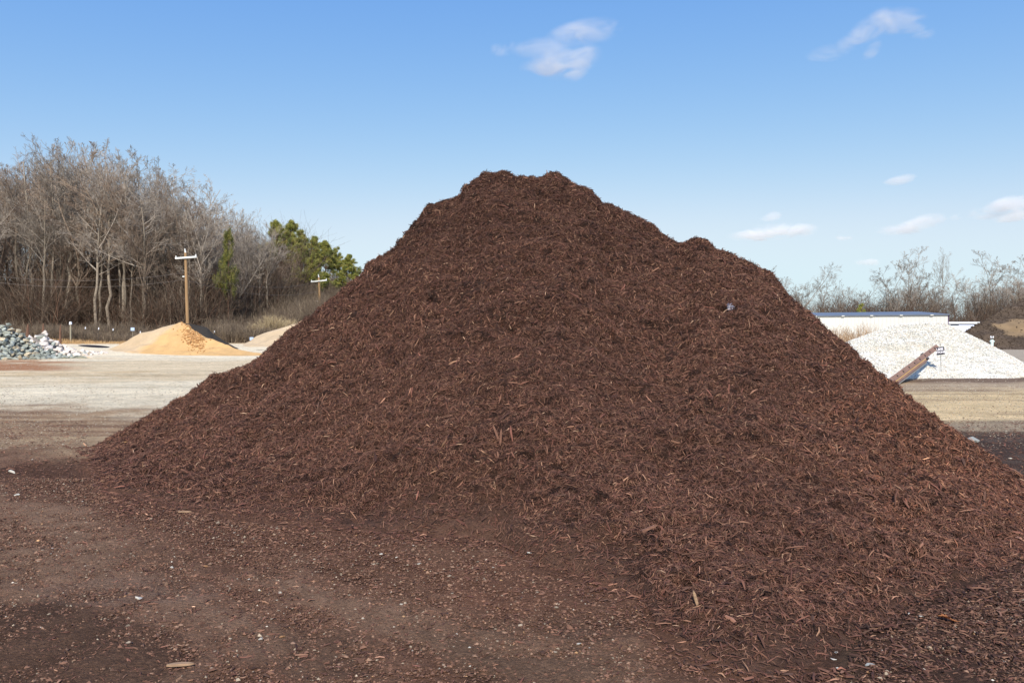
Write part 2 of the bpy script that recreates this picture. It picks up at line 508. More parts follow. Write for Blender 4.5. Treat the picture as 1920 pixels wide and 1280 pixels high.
def ground():
    pxs = np.concatenate([np.linspace(-60000, -4000, 10), np.linspace(-3500, -320, 14), np.arange(-300, 2221, 4.0), np.linspace(2240, 5500, 14), np.linspace(6000, 62000, 10)])
    pys = np.concatenate([np.arange(1330, 700, -1.8), np.arange(700, 645, -0.8)])
    Ys = CAM_Z * F / (pys - HZ)
    Ys = np.concatenate([[-60, -10, 0.5, 1.5, 2.5], Ys, np.geomspace(Ys[-1] * 1.01, 180, 60), np.geomspace(190, 9000, 20)])
    YY, PX = np.meshgrid(Ys, pxs, indexing='ij')
    Yw = np.maximum(np.abs(YY), 3.0)
    X = (PX - CX) / F * Yw
    Y = YY
    py = HZ + CAM_Z * F / np.maximum(Y, 2.8)          # distance bands, written as the height they show at
    w1 = fbm(X / 2.3, Y / 2.3, 3, 4); w2 = fbm(X / 9.0, Y / 5.0, 9, 3); w3 = fbm(X / 0.5, Y / 0.5, 21, 4)
    w4 = fbm(X / 0.12, Y / 0.12, 33, 3)
    C = np.zeros(X.shape + (3,))
    def put(rgb, m):
        m = np.clip(m, 0, 1)[..., None]
        C[...] = C * (1 - m) + np.array(lin(*rgb)) * np.array([1.03, 0.975, 0.86]) * m
    k = np.maximum(py - HZ, 6) * 0.16                # wobble that scales with the band
    pe = py + k * w1 * 1.0 + k * w2 * 0.7
    # ---- left and middle yard, from far to near
    put((176, 152, 118), np.ones_like(X))
    put((220, 210, 190), sstep(650, 656, pe))
    put((210, 194, 168), sstep(672, 678, pe))
    red = sstep(674, 680, pe) * sstep(702, 692, pe) * sstep(220, 60, PX + 160 * w2)
    put((158, 108, 78), 0.85 * red)
    put((190, 168, 136), 0.8 * sstep(700, 706, pe) * sstep(-0.2, 0.3, w2 + 0.5 * w1))
    put((216, 206, 186), sstep(704, 722, pe + 0.5 * k * w3))
    put((220, 209, 188), 0.6 * sstep(0.1, 0.5, fbm(X / 6, Y / 0.8, 41, 3)) * sstep(712, 720, pe))
    put((162, 138, 114), sstep(748, 786, pe + 0.6 * k * w3 + 0.5 * k * w2))
    put((120, 94, 80), 0.75 * sstep(-0.1, 0.35, fbm(X / 3.5, Y / 0.35, 51, 4)) * sstep(755, 775, pe))
    put((176, 156, 130), 0.6 * sstep(828, 838, pe) * sstep(868, 850, pe))
    # near ground: mulch dust pressed into dirt
    put((112, 84, 70), sstep(838, 885, pe))
    # a diagonal tyre-worn grey band and darker bands beside it, running away to the left
    dd = (X * 0.62 + (Y - 6.5) * 0.78)
    band = fbm(dd / 0.55, (X * 0.78 - Y * 0.62) / 4.0, 61, 3)
    nearm = sstep(850, 890, pe)
    put((130, 106, 90), 0.7 * nearm * sstep(0.0, 0.4, band + 0.5 * w1))
    put((78, 58, 48), 0.85 * nearm * sstep(0.0, 0.45, -band + 0.4 * w3))
    put((122, 98, 84), 0.5 * nearm * sstep(0.1, 0.5, w3))
    put((78, 61, 52), 0.45 * nearm * sstep(0.15, 0.5, -w3 + 0.3 * w4))
    # worn pale patches
    def patch(px, y, rx, ry, rgb, s=1.0):
        d = ((PX - px) / rx) ** 2 + ((py - y) / ry) ** 2 + 0.9 * w1 + 0.6 * w3
        put(rgb, s * sstep(1.1, 0.5, d))
    patch(840, 1032, 130, 14, (152, 136, 118), 0.8)
    patch(120, 1010, 230, 85, (126, 103, 88), 0.5)
    patch(330, 1180, 190, 70, (122, 98, 84), 0.45)
    patch(1050, 1215, 230, 60, (118, 95, 80), 0.4)
    patch(1130, 1180, 110, 30, (84, 70, 62), 0.6)
    patch(240, 1110, 160, 25, (120, 100, 90), 0.4)
    patch(560, 890, 200, 22, (82, 62, 52), 0.5)
    patch(1080, 1090, 300, 60, (112, 80, 66), 0.7)
    patch(420, 930, 300, 40, (92, 67, 56), 0.6)
    patch(130, 900, 270, 48, (84, 62, 52), 0.8)
    patch(90, 1220, 230, 75, (82, 62, 52), 0.75)
    nmul = near_mulch(PX, py)
    put((102, 75, 62), sstep(150, 10, nmul + 50 * w3 + 30 * w1) * (PX > 150) * (py > 860))
    # right-hand side
    rt = sstep(1560, 1640, PX)
    def putr(rgb, m): put(rgb, rt * m)
    kr = np.maximum(py - HZ, 6) * 0.05
    pr = py + kr * w1 + kr * w2
    putr((168, 158, 146), np.ones_like(X))
    putr((214, 206, 186), sstep(652, 646, pr))
    putr((120, 102, 90), sstep(700, 706, pr))
    putr((172, 154, 134), sstep(717, 722, pr))
    putr((208, 186, 150), sstep(727, 738, pr))
    putr((222, 200, 164), 0.5 * sstep(0.0, 0.4, fbm(X / 5, Y / 0.9, 71, 3)) * sstep(730, 740, pr))
    putr((148, 126, 106), 0.6 * sstep(0.1, 0.4, fbm(X / 4, Y / 0.5, 75, 3)) * sstep(716, 722, pr))
    putr((156, 142, 124), sstep(786, 796, pr))
    putr((96, 78, 70), 0.8 * sstep(0.0, 0.3, fbm(X / 2.5, Y / 0.4, 77, 3)) * sstep(784, 792, pr))
    putr((74, 62, 58), sstep(808, 822, pr))
    putr((100, 88, 82), 0.5 * sstep(0.1, 0.4, w3) * sstep(818, 826, pr))
    # bottom right corner: wet black fines
    cor = sstep(1430, 1600, PX + 90 * w1) * sstep(1000, 1060, py)
    put((72, 54, 46), 0.9 * cor)
    streak = fbm(X / 7, Y / 0.30, 111, 4); grain = fbm(X / 0.35, Y / 0.35, 113, 3)
    farm = sstep(11, 14, Y) * sstep(64, 50, Y)
    C *= (1 + farm * (0.22 * streak + 0.18 * grain + 0.12 * w1))[..., None]
    C *= (1 + 0.22 * nearm * sstep(16, 10, Y) * w4 + 0.14 * nearm * w3)[..., None]
    # wooded bank: fallen leaves
    lf = sstep(2, -6, X) * sstep(74, 84, Y)
    put((120, 84, 58), lf)
    put((168, 116, 74), lf * 0.6 * sstep(0.0, 0.4, fbm(X / 5, Y / 5, 81, 4)))
    put((84, 66, 48), lf * 0.6 * sstep(0.0, 0.4, fbm(X / 3, Y / 3, 85, 4)))
    put((120, 98, 72), (1 - sstep(8, -6, X)) * sstep(92, 102, Y))
    put((186, 150, 108), sstep(6, 0, X) * sstep(66, 69, Y) * sstep(76, 73, Y))
    # ruts and clods
    Z = gz(X, Y) - 0.004
    fade = sstep(40, 14, Y) * sstep(2, 3, Y)
    Z = Z + fade * (0.018 * w1 + 0.012 * w3 + 0.010 * w4)
    Z = Z + fade * 0.014 * band
    V = np.stack([X, Y, Z], -1).reshape(-1, 3)
    me = build_mesh("ground", V, fac_grid(*X.shape)[:, ::-1], M_GROUND, C.reshape(-1, 3), smooth=True)
    o = link("ground", me)
    tag(o, kind="structure")
    return o


ground()

# ------------------------------------------------------------------ the great mulch pile
FOOT = [(a, CAM_Z * F / (b - HZ)) for a, b in FOOT_PY]
CREST = [(120, 10.6), (165, 10.8), (300, 11.0), (470, 11.3), (690, 11.7), (900, 12.0), (1050, 11.9), (1180, 11.5), (1275, 11.0), (1310, 10.7),
         (1450, 10.1), (1600, 9.0), (1750, 8.2), (1830, 7.9), (1920, 7.5), (2060, 7.2), (2140, 7.5)]
SIL = [(120, 848), (165, 843), (230, 806), (300, 768), (370, 725), (400, 705), (470, 682), (500, 655), (540, 622), (600, 576), (640, 545), (680, 511),
       (690, 491), (740, 463), (765, 428), (790, 401), (800, 386), (830, 378), (862, 366), (870, 352), (888, 340), (905, 323), (945, 322), (970, 330),
       (1020, 333), (1035, 327), (1046, 325), (1062, 338), (1110, 358), (1130, 378), (1140, 382), (1180, 397), (1210, 412), (1232, 427), (1240, 436),
       (1276, 456), (1300, 448), (1312, 445), (1328, 450), (1342, 464), (1370, 475), (1400, 489), (1450, 516), (1460, 528), (1470, 546), (1525, 592),
       (1590, 647), (1650, 698), (1680, 722), (1750, 776), (1830, 832), (1920, 897), (2000, 948), (2060, 985), (2140, 960)]
mulch = Heap(FOOT, CREST, SIL, 120, 2120, 900, nf=320, nb=40, amp=(0.17, 1.3), amp2=(0.085, 0.22), seed=4, conc=(0.2, 0.85), maxs=0.82, back=0.75, pits=0.11)


def mulch_tones(n, red=0.0):
    base = np.array([lin(96, 63, 51), lin(108, 74, 59), lin(72, 47, 39), lin(124, 88, 70), lin(98, 62, 51), lin(84, 60, 49), lin(146, 108, 85)])
    k = rng.choice(7, n, p=[0.25, 0.2, 0.2, 0.1, 0.14, 0.09, 0.02])
    c = base[k] * np.array([1.05, 1.11, 1.11]) * rng.lognormal(-0.03, 0.28, (n, 1))
    return c


# colour of the packed core under the slivers
cc = np.array(lin(62, 43, 35))[None, None] * (1 + 0.25 * fbm(mulch.P[..., 0] * 3, mulch.P[..., 1] * 3, 90, 4))[..., None]
ft = sstep(0.16, 0.0, mulch.T)[..., None]
cc = cc * (1 - ft) + np.array(lin(100, 74, 60)) * ft
core = link("mulch_pile", build_mesh("mulch_pile", mulch.P.reshape(-1, 3), mulch.faces, M_MULCH, cc.reshape(-1, 3), smooth=True))
tag(core, "huge dark reddish brown pile of shredded bark mulch filling the middle of the yard", "mulch pile")

N_CHIP = 620000
dist = np.linalg.norm(mulch.P - np.array([0, 0, CAM_Z]), axis=-1)
wgt = np.clip(7.0 / dist, 0.55, 1.5) * np.where(mulch.T > 1.15, 0.25, 1.0)
# nothing stands over the level ground beyond the ends of the pile
wgt = wgt * (0.12 + 0.88 * sstep(-0.02, 0.16, mulch.T + 0.06 * fbm(mulch.P[..., 0] / 0.35, mulch.P[..., 1] / 0.35, 131, 3)))
p, nr = mulch.sample(N_CHIP, wgt)
fine = rng.random(N_CHIP) < 0.66
L = np.where(fine, rng.lognormal(math.log(0.030), 0.35, N_CHIP), rng.lognormal(math.log(0.041), 0.42, N_CHIP)); L = np.clip(L, 0.012, 0.13)
W = np.where(fine, np.clip(L * rng.uniform(0.08, 0.18, N_CHIP), 0.0024, 0.006), np.clip(L * rng.uniform(0.09, 0.20, N_CHIP), 0.0035, 0.0095))
d = np.linalg.norm(p - np.array([0, 0, CAM_Z]), axis=1)
W *= np.clip(d / 7.0, 1.0, 1.45)
L *= np.clip(d / 9.0, 1.0, 1.2)
p = p + nr * rng.uniform(-0.004, 0.015, (N_CHIP, 1))
tn = mulch_tones(N_CHIP)
clump = 0.88 * (1 + 0.22 * fbm(p[:, 0] * 1.6, p[:, 1] * 1.6 + p[:, 2], 95, 4)) * (1.16 - 0.09 * np.clip(p[:, 2], 0, 4))
tn = tn * clump[:, None]
qx = CX + p[:, 0] / p[:, 1] * F
fresh = sstep(2.6, 4.2, p[:, 0] + 0.8 * fbm(p[:, 0], p[:, 1], 97, 3)) * sstep(1.6, 0.8, p[:, 2])
hit = rng.random(N_CHIP) < 0.6 * fresh
tn[hit] = tn[hit] * np.array([1.4, 1.28, 1.15])
dk = (rng.random(N_CHIP) < 0.85) & (vnoise(p[:, 0] / 0.085 + 7, (p[:, 1] + p[:, 2]) / 0.07, 141) > 0.79) & (vnoise(p[:, 0] / 0.7, (p[:, 1] + p[:, 2]) / 0.5, 143) > 0.42)
tn[dk] = tn[dk] * 0.33  # clustered dark slivers: shade of deep crevices put into the tint
pale = rng.random(N_CHIP) < 0.004
tn[pale] = np.array(lin(186, 150, 122)) * rng.uniform(0.7, 1.1, (pale.sum(), 1))
down = np.cross(np.cross(nr, np.array([0, 0, 1.0])), nr)
v1, f1, t1 = chips(p, nr, L, W, tn, tilt=0.34, flow=-0.0 * down)
# bigger splinters and bark strips lying on top
NB = 1500
p, nr = mulch.sample(NB, wgt)
Lb = rng.uniform(0.08, 0.17, NB); Wb = Lb * rng.uniform(0.08, 0.16, NB)
Lb *= rng.uniform(0.7, 1, NB) * np.clip(np.linalg.norm(p, axis=1) / 8.0, 0.6, 1.2)
v2, f2, t2 = chips(p + nr * 0.018, nr, Lb, Wb, mulch_tones(NB) * rng.uniform(0.8, 1.35, (NB, 1)), tilt=0.22)
# ragged tufts standing off the crest line
NT = 4200
wt = np.exp(-((mulch.T - 1.0) / 0.03) ** 2) + 0.0 * mulch.T
p, nr = mulch.sample(NT, wt)
p = p + np.array([0, 0, 1.0]) * rng.uniform(0, 0.025, (NT, 1))
keep = vnoise(p[:, 0] * 4, p[:, 1] * 0 + 3, 5) > 0.35
p, nr = p[keep], nr[keep]; NT = len(p)
v3, f3, t3 = chips(p, nr, rng.uniform(0.03, 0.09, NT), rng.uniform(0.006, 0.014, NT), mulch_tones(NT), tilt=0.7)
V, Fc = join_geo([(v1, f1), (v2, f2), (v3, f3)])
o = link("bark_slivers", build_mesh("bark_slivers", V, Fc, M_CHIP, np.concatenate([t1, t2, t3])), core)
tag(o, kind="stuff")

# loose slivers that thin out over the yard round the foot
def ground_pts(n, px0, px1, py0, py1):
    px = rng.uniform(px0, px1, n); py = rng.uniform(py0, py1, n)
    Y = CAM_Z * F / (py - HZ); X = (px - CX) / F * Y
    return X, Y, px, py


def litter():
    N = 420000
    # even in area: pick distance by area, not by look
    Y = np.sqrt(rng.uniform(3.2 ** 2, 14 ** 2, N)); px = rng.uniform(-120, 2060, N)
    X = (px - CX) / F * Y; py = HZ + CAM_Z * F / Y
    dd = near_mulch(px, py) + 55 * fbm(X / 0.6, Y / 0.6, 101, 4)
    dens = np.where(dd > -8, np.exp(-np.maximum(dd, 0) / 75.0), 0)
    dens = np.maximum(dens, 0.30 * (dd > 0) * sstep(-0.5, 0.3, fbm(X / 1.1, Y / 1.1, 103, 4)))
    dens = np.maximum(dens, 0.9 * sstep(1330, 1560, px) * (py > 1010) * (dd > -10))
    lf = (px < 170) & (py > 825)
    dens = np.where(lf, np.maximum(dens * 0.4, 0.22 * sstep(-0.2, 0.4, fbm(X / 0.8, Y / 0.8, 104, 3))), dens)
    dens = np.where((px < 165) & (py < 850), 0.12, dens)
    dens = np.where((px > 1650) & (py < 900), 0.15, dens)
    k = rng.random(N) < dens
    X, Y, px, py, dd = X[k], Y[k], px[k], py[k], dd[k]
    n = len(X)
    cor = sstep(1450, 1640, px) * (py > 1050)
    L = np.clip(rng.lognormal(math.log(0.024), 0.5, n), 0.008, 0.09) * (1 + 0.35 * cor)
    W = np.clip(L * rng.uniform(0.12, 0.30, n), 0.003, 0.018)
    z = gz(X, Y) + 0.006 + rng.uniform(0, 0.012, n) * np.exp(-np.maximum(dd, 0) / 40)
    w1 = fbm(X / 2.3, Y / 2.3, 3, 4); w3 = fbm(X / 0.5, Y / 0.5, 21, 4)
    z = z + 0.018 * w1 + 0.010 * w3
    t = mulch_tones(n) * np.where(dd > 15, 1.12, 1.0)[:, None]
    off = dd > 20
    t[off] = t[off] * np.array([1.0, 1.03, 1.04])
    t = t * (1 - 0.3 * cor)[:, None]
    b = rng.random(n) < (0.05 + 0.08 * cor)
    t[b] = t[b] * np.array([1.8, 1.85, 1.8])
    sh = np.where(dd > 18, 0.72, 1.0) * (1 - 0.0 * cor); L = L * sh; W = W * sh
    nr = np.tile([0, 0, 1.0], (n, 1))
    v, f, tt = chips(np.stack([X, Y, z], 1), nr, L, W, t, tilt=0.2)
    o = link("mulch_litter", build_mesh("mulch_litter", v, f, M_CHIP, tt))
    tag(o, "scattered mulch slivers thinning out over the trodden dirt around the pile", "mulch litter", kind="stuff")
    # coarser gravel trodden into the driveway
    N = 42000
    Y = np.sqrt(rng.uniform(10.5 ** 2, 50 ** 2, N)); px = rng.uniform(-60, 1980, N); X = (px - CX) / F * Y
    Y = np.where(rng.random(N) < 0.5, rng.uniform(10.5, 24, N), Y); X = (px - CX) / F * Y
    k = (px < 760) | (px > 1560)
    X, Y, px = X[k], Y[k], px[k]; n = len(X)
    tone = np.array([lin(206, 194, 170), lin(186, 166, 138), lin(150, 128, 106), lin(196, 186, 168), lin(116, 92, 76)])
    kk = rng.choice(5, n, p=[0.3, 0.26, 0.18, 0.16, 0.10])
    sz = rng.uniform(0.006, 0.014, n) * np.clip(Y / 16, 0.8, 1.6)
    v, f, tt = octs(np.stack([X, Y, gz(X, Y) + 0.018 * fbm(X / 2.3, Y / 2.3, 3, 4) * sstep(40, 14, Y)], 1), sz, tone[kk] * rng.uniform(0.8, 1.05, (n, 1)), flat=0.5)
    tag(link("driveway_gravel", build_mesh("driveway_gravel", v, f, M_STONES, tt)), "pale gravel bits lying on the bare driveway in the middle distance", "gravel", kind="stuff")
    # crumbs of soil, small stones and grit
    N = 230000
    Y = np.sqrt(rng.uniform(3.2 ** 2, 20 ** 2, N)); px = rng.uniform(-120, 2060, N)
    Y = np.where(rng.random(N) < 0.8, np.sqrt(rng.uniform(3.2 ** 2, 8.5 ** 2, N)), Y)
    X = (px - CX) / F * Y; py = HZ + CAM_Z * F / Y
    dd = near_mulch(px, py)
    k = (dd > 12) | (px < 165) | ((px > 1650) & (py < np.interp(px, [s[0] for s in SIL], [s[1] for s in SIL])))
    X, Y, px, py = X[k], Y[k], px[k], py[k]
    n = len(X)
    sz = np.clip(rng.lognormal(math.log(0.0052), 0.45, n), 0.002, 0.022)
    tone = np.array([lin(112, 82, 66), lin(84, 60, 48), lin(132, 104, 85), lin(152, 136, 116), lin(178, 168, 152), lin(172, 134, 96)])
    kk = rng.choice(6, n, p=[0.50, 0.30, 0.155, 0.035, 0.005, 0.005])
    far = Y > 11
    kk[far] = rng.choice(6, far.sum(), p=[0.1, 0.08, 0.22, 0.3, 0.25, 0.05])
    z = gz(X, Y) + 0.018 * fbm(X / 2.3, Y / 2.3, 3, 4) + 0.010 * fbm(X / 0.5, Y / 0.5, 21, 4) + sz * 0.2
    sz = np.where(kk >= 4, np.minimum(sz, 0.014), sz)
    v, f, tt = octs(np.stack([X, Y, z], 1), sz, tone[kk] * rng.lognormal(0, 0.22, (n, 1)), flat=0.6)
    o = link("yard_grit", build_mesh("yard_grit", v, f, M_STONES, tt))
    tag(o, "crumbs of soil and tiny stones strewn over the bare yard", "grit", kind="stuff")


litter()


# ------------------------------------------------------------------ white stone pile on the right
def yfoot(l): return [(a, CAM_Z * F / (b - HZ)) for a, b in l]


white = Heap(yfoot([(1380, 706), (1500, 707), (1600, 709), (1700, 710), (1800, 709), (1900, 709), (1960, 704), (2010, 700)]),
             [(1380, 29.6), (1500, 31.0), (1690, 32.5), (1790, 32.5), (1900, 30.5), (1960, 29.6), (2010, 31)],
             [(1380, 704), (1480, 680), (1560, 655), (1590, 640), (1640, 622), (1670, 612), (1692, 607), (1720, 605), (1748, 604), (1772, 607), (1790, 614), (1850, 643), (1900, 670),
              (1930, 685), (1965, 703), (2010, 700)], 1385, 2000, 240, nf=70, nb=20, amp=(0.16, 1.6), amp2=(0.05, 0.35), seed=23, maxs=0.62)
tw = np.array(lin(210, 205, 191))[None, None] * (1 + 0.08 * fbm(white.P[..., 0] * 1.5, white.P[..., 1] * 1.5, 91, 3))[..., None]
wp = link("white_stone_pile", build_mesh("white_stone_pile", white.P.reshape(-1, 3), white.faces, M_PILE, tw.reshape(-1, 3), smooth=True))
tag(wp, "wide low pile of off-white crushed stone with a small sign stuck in its face", "stone pile")
NS = 90000
p, nr = white.sample(NS, np.where(white.T > 1.2, 0.25, 1.0))
tone = np.array([lin(230, 229, 220), lin(220, 214, 201), lin(198, 194, 183), lin(218, 198, 177), lin(150, 147, 141), lin(218, 216, 216)])
kk = rng.choice(6, NS, p=[0.38, 0.28, 0.12, 0.07, 0.05, 0.10])
vein = sstep(0.15, 0.5, fbm(p[:, 0] / 1.1, p[:, 2] / 0.5, 171, 3))[:, None]
v, f, t = octs(p + nr * 0.012, rng.uniform(0.014, 0.034, NS), tone[kk] * rng.uniform(0.82, 1.05, (NS, 1)) * (1 - vein * np.array([0.02, 0.04, 0.08])))
tag(link("crushed_stones", build_mesh("crushed_stones", v, f, M_STONES, t), wp), kind="stuff")

# ------------------------------------------------------------------ heaps on the left
orange = Heap([(195, 60.0), (250, 57.0), (330, 55.0), (400, 54.2), (450, 54.0), (500, 54.4), (520, 56)],
              [(195, 60.5), (250, 60.5), (330, 59.5), (350, 58.6), (400, 57.2), (450, 55.6), (500, 55.2), (520, 56.2)],
              [(195, 658), (222, 647), (240, 638), (262, 625), (285, 620), (305, 613), (325, 608), (338, 606), (350, 610), (362, 618), (385, 632), (405, 641), (430, 650), (450, 657), (475, 661), (520, 664)],
              196, 518, 200, nf=70, nb=26, amp=(0.3, 2.6), amp2=(0.03, 0.5), seed=31, maxs=0.62)
mix = sstep(-0.25, 0.3, fbm(orange.P[..., 0] / 2.6 + 4, orange.P[..., 1] / 2.6, 92, 3) + (300 - orange.PX) / 120.0)[..., None]
to = np.array(lin(200, 162, 112)) * (1 - mix) + np.array(lin(190, 166, 134)) * mix
to = to * (1 + 0.10 * fbm(orange.P[..., 0] / 0.5, orange.P[..., 2] / 1.6, 192, 4) + 0.08 * fbm(orange.P[..., 0] / 2.0, orange.P[..., 2] / 0.25, 193, 3))[..., None]
op = link("sand_pile", build_mesh("sand_pile", orange.P.reshape(-1, 3), orange.faces, M_PILE, to.reshape(-1, 3), smooth=True))
tag(op, "orange tan pile of clay sand in front of the nearer crossarm pole", "sand pile")
n = 420
p, nr = orange.sample(n, np.exp(-((orange.PX - 362) / 16) ** 2 - ((orange.T - 0.7) / 0.3) ** 2))
v, f, t = octs(p + nr * 0.02, np.clip(rng.lognormal(math.log(0.06), 0.5, n), 0.03, 0.25), np.array(lin(194, 148, 98)) * rng.uniform(0.75, 1.05, (n, 1)))
tag(link("clods", build_mesh("clods", v, f, M_STONES, t), op), kind="stuff")

darkp = Heap([(330, 61.0), (400, 59.8), (480, 58.6), (530, 58.4), (580, 59)],
             [(330, 63.5), (400, 62.6), (480, 60.4), (530, 59.2), (580, 59.2)],
             [(330, 612), (345, 606), (362, 608), (378, 611), (388, 614), (400, 626), (420, 639), (440, 650), (455, 656), (480, 659), (510, 661), (580, 664)],
             332, 575, 120, nf=40, nb=16, amp=(0.15, 2.0), amp2=(0.06, 0.5), seed=37, maxs=0.62)
td = np.array(lin(58, 54, 50))[None, None] * (1 + 0.15 * fbm(darkp.P[..., 0], darkp.P[..., 1], 93, 3))[..., None]
tag(link("dark_gravel_pile", build_mesh("dark_gravel_pile", darkp.P.reshape(-1, 3), darkp.faces, M_PILE, td.reshape(-1, 3), smooth=True)),
    "charcoal grey pile mostly hidden behind the orange sand pile", "gravel pile")

tanp = Heap([(425, 64.5), (480, 62.5), (560, 61.5), (640, 61.5), (700, 62)],
            [(425, 66), (480, 66), (560, 66), (640, 65.5), (700, 65)],
            [(425, 655), (440, 651), (455, 645), (470, 638), (480, 630), (495, 624), (520, 617), (545, 609), (580, 600), (620, 600), (660, 620), (700, 650)],
            427, 695, 120, nf=40, nb=16, amp=(0.25, 2.6), amp2=(0.08, 0.5), seed=43, maxs=0.62)
tt_ = np.array(lin(190, 168, 138))[None, None] * (1 + 0.12 * fbm(tanp.P[..., 0], tanp.P[..., 1], 94, 3))[..., None]
tag(link("gravel_pile", build_mesh("gravel_pile", tanp.P.reshape(-1, 3), tanp.faces, M_PILE, tt_.reshape(-1, 3), smooth=True)),
    "beige gravel pile half hidden by the left slope of the mulch pile", "gravel pile")

# far dark heap at the right edge
farp = Heap([(1760, 77), (1850, 77), (1950, 76), (2100, 76), (2250, 79)],
            [(1760, 79), (1850, 81), (1920, 85), (1990, 88), (2100, 87), (2250, 83)],
            [(1760, 652), (1788, 632), (1805, 623), (1820, 614), (1842, 602), (1868, 587), (1893, 573), (1920, 562), (1960, 552), (2010, 550), (2080, 585), (2250, 650)],
            1765, 2240, 200, nf=70, nb=20, amp=(0.5, 5.0), amp2=(0.12, 1.1), seed=47, maxs=0.62)
PXf = farp.PX; PYf = HZ - (farp.P[..., 2] - CAM_Z) / farp.P[..., 1] * F
wv = fbm(farp.P[..., 0] / 3, farp.P[..., 2] / 1.5, 98, 4)
mk = sstep(1.2, 0.6, ((PXf - 1926) / 58) ** 2 + ((PYf - 612) / 15) ** 2 + 1.3 * wv + 0.9 * fbm(farp.P[..., 0] / 0.8, farp.P[..., 2] / 0.5, 199, 3))[..., None]
cf = np.array(lin(84, 72, 62))[None, None] * (1 + 0.3 * wv)[..., None]
cf = cf * (1 - mk) + np.array(lin(130, 110, 86)) * mk
cf = cf * (1 + 0.25 * fbm(farp.P[..., 0] / 0.9, farp.P[..., 2] / 0.5, 198, 4))[..., None]
fp = link("compost_pile", build_mesh("compost_pile", farp.P.reshape(-1, 3), farp.faces, M_PILE, cf.reshape(-1, 3), smooth=True))
n = 9000
p, nr = farp.sample(n, np.where(farp.T > 1.1, 0.1, 1.0) * (1 - 0.93 * mk[..., 0]))
v, f, t = octs(p + nr * 0.03, np.clip(rng.lognormal(math.log(0.06), 0.4, n), 0.03, 0.2), np.array(lin(88, 75, 64)) * rng.uniform(0.75, 1.1, (n, 1)))
tag(link("clods", build_mesh("clods", v, f, M_STONES, t), fp), kind="stuff")
tag(fp, "distant dark brown heap with a bare beige patch at the right edge", "compost pile")

# ------------------------------------------------------------------ quarry rocks
def rock_mesh(i, flat=0.75):
    bm = bmesh.new()
    n = 15
    for k in range(n - 4):
        v = Vector((random.gauss(0, 1), random.gauss(0, 1), random.gauss(0, 1))).normalized()
        v = Vector((v.x * random.uniform(0.8, 1.1), v.y * random.uniform(0.7, 1.0), v.z * flat)) * random.uniform(0.85, 1.05)
        bm.verts.new(v)
    r = bmesh.ops.convex_hull(bm, input=list(bm.verts))
    junk = list({g for g in r["geom_interior"] + r["geom_unused"] if isinstance(g, bmesh.types.BMVert)})
    if junk: bmesh.ops.delete(bm, geom=junk, context='VERTS')
    bmesh.ops.bevel(bm, geom=list(bm.edges), offset=0.015, segments=1, affect='EDGES')
    me = bpy.data.meshes.new("rock")
    bm.to_mesh(me); bm.free()
    return me


M_RG = simple_mat("blue_grey_stone", lin(158, 162, 152), var=0.22, scale=2.5, rand=0.30, bump=0.03, bscale=6)
M_RB = simple_mat("buff_stone", lin(186, 172, 146), var=0.2, scale=2.5, rand=0.25, bump=0.03, bscale=6)
M_RW = simple_mat("white_stone", lin(226, 214, 202), var=0.14, scale=2.5, rand=0.16, bump=0.03, bscale=6)
rocks_g = []; rocks_b = []; rocks_w = []
for i in range(9):
    me = rock_mesh(i); me.materials.append(M_RG); rocks_g.append(me)
    m2 = me.copy(); m2.materials[0] = M_RB; rocks_b.append(m2)
    m3 = me.copy(); m3.materials[0] = M_RW; rocks_w.append(m3)

heapg = Heap([(-170, 47), (-60, 46.5), (40, 47.0), (100, 48.5), (140, 50.0), (150, 50.6)],
             [(-170, 49), (-60, 51), (20, 51.5), (80, 51.0), (140, 50.4), (150, 50.8)],
             [(-170, 640), (-110, 615), (-60, 606), (0, 612), (14, 607), (24, 615), (45, 627), (60, 642), (85, 656), (120, 668), (150, 673)],
             -45, 148, 90, nf=40, nb=14, amp=(0.15, 1.2), amp2=(0.1, 0.5), seed=53, maxs=0.7)
heapw = Heap([(20, 53.0), (80, 52.5), (140, 53.5), (180, 55.5), (200, 57)],
             [(20, 55.5), (80, 55.5), (140, 55.5), (180, 56.5), (200, 57.4)],
             [(20, 640), (55, 635), (66, 626), (76, 622), (86, 624), (95, 636), (110, 643), (130, 652), (160, 658), (190, 662), (200, 664)],
             22, 198, 80, nf=30, nb=12, amp=(0.1, 1.2), amp2=(0.08, 0.5), seed=59, maxs=0.7)


def rock_heap(heap, meshes, alt, altp, r, nmax, name, label, group, core_rgb, core_label):
    tint = np.tile(np.array(lin(*core_rgb)), (heap.P.shape[0] * heap.P.shape[1], 1))
    base = heap.P.copy(); base[..., 2] -= 0.14
    o = link("rubble_core", build_mesh("rubble_core", base.reshape(-1, 3), heap.faces, M_PILE, tint, smooth=True))
    tag(o, core_label, "rubble", kind="stuff")
    p, nr = heap.sample(9000, np.where(heap.T > 1.3, 0.1, 1.0))
    chosen = np.empty((0, 3)); nn = []
    for q, m in zip(p, nr):
        if len(chosen) and ((chosen - q) ** 2).sum(1).min() < r * r: continue
        chosen = np.vstack([chosen, q]); nn.append(m)
        if len(chosen) >= nmax: break
    for q, m in zip(chosen, nn):
        ms = alt if (alt and random.random() < altp) else meshes
        o = bpy.data.objects.new(name, random.choice(ms))
        COL.objects.link(o)
        s = r * random.uniform(0.5, 0.95)
        o.location = Vector(q) + Vector(m) * 0.04
        o.scale = (s * random.uniform(0.9, 1.35), s, s * random.uniform(0.75, 1.1))
        o.rotation_euler = (random.uniform(-0.6, 0.6), random.uniform(-0.6, 0.6), random.uniform(0, 6.28))
        tag(o, label, "rock", group)
    return chosen


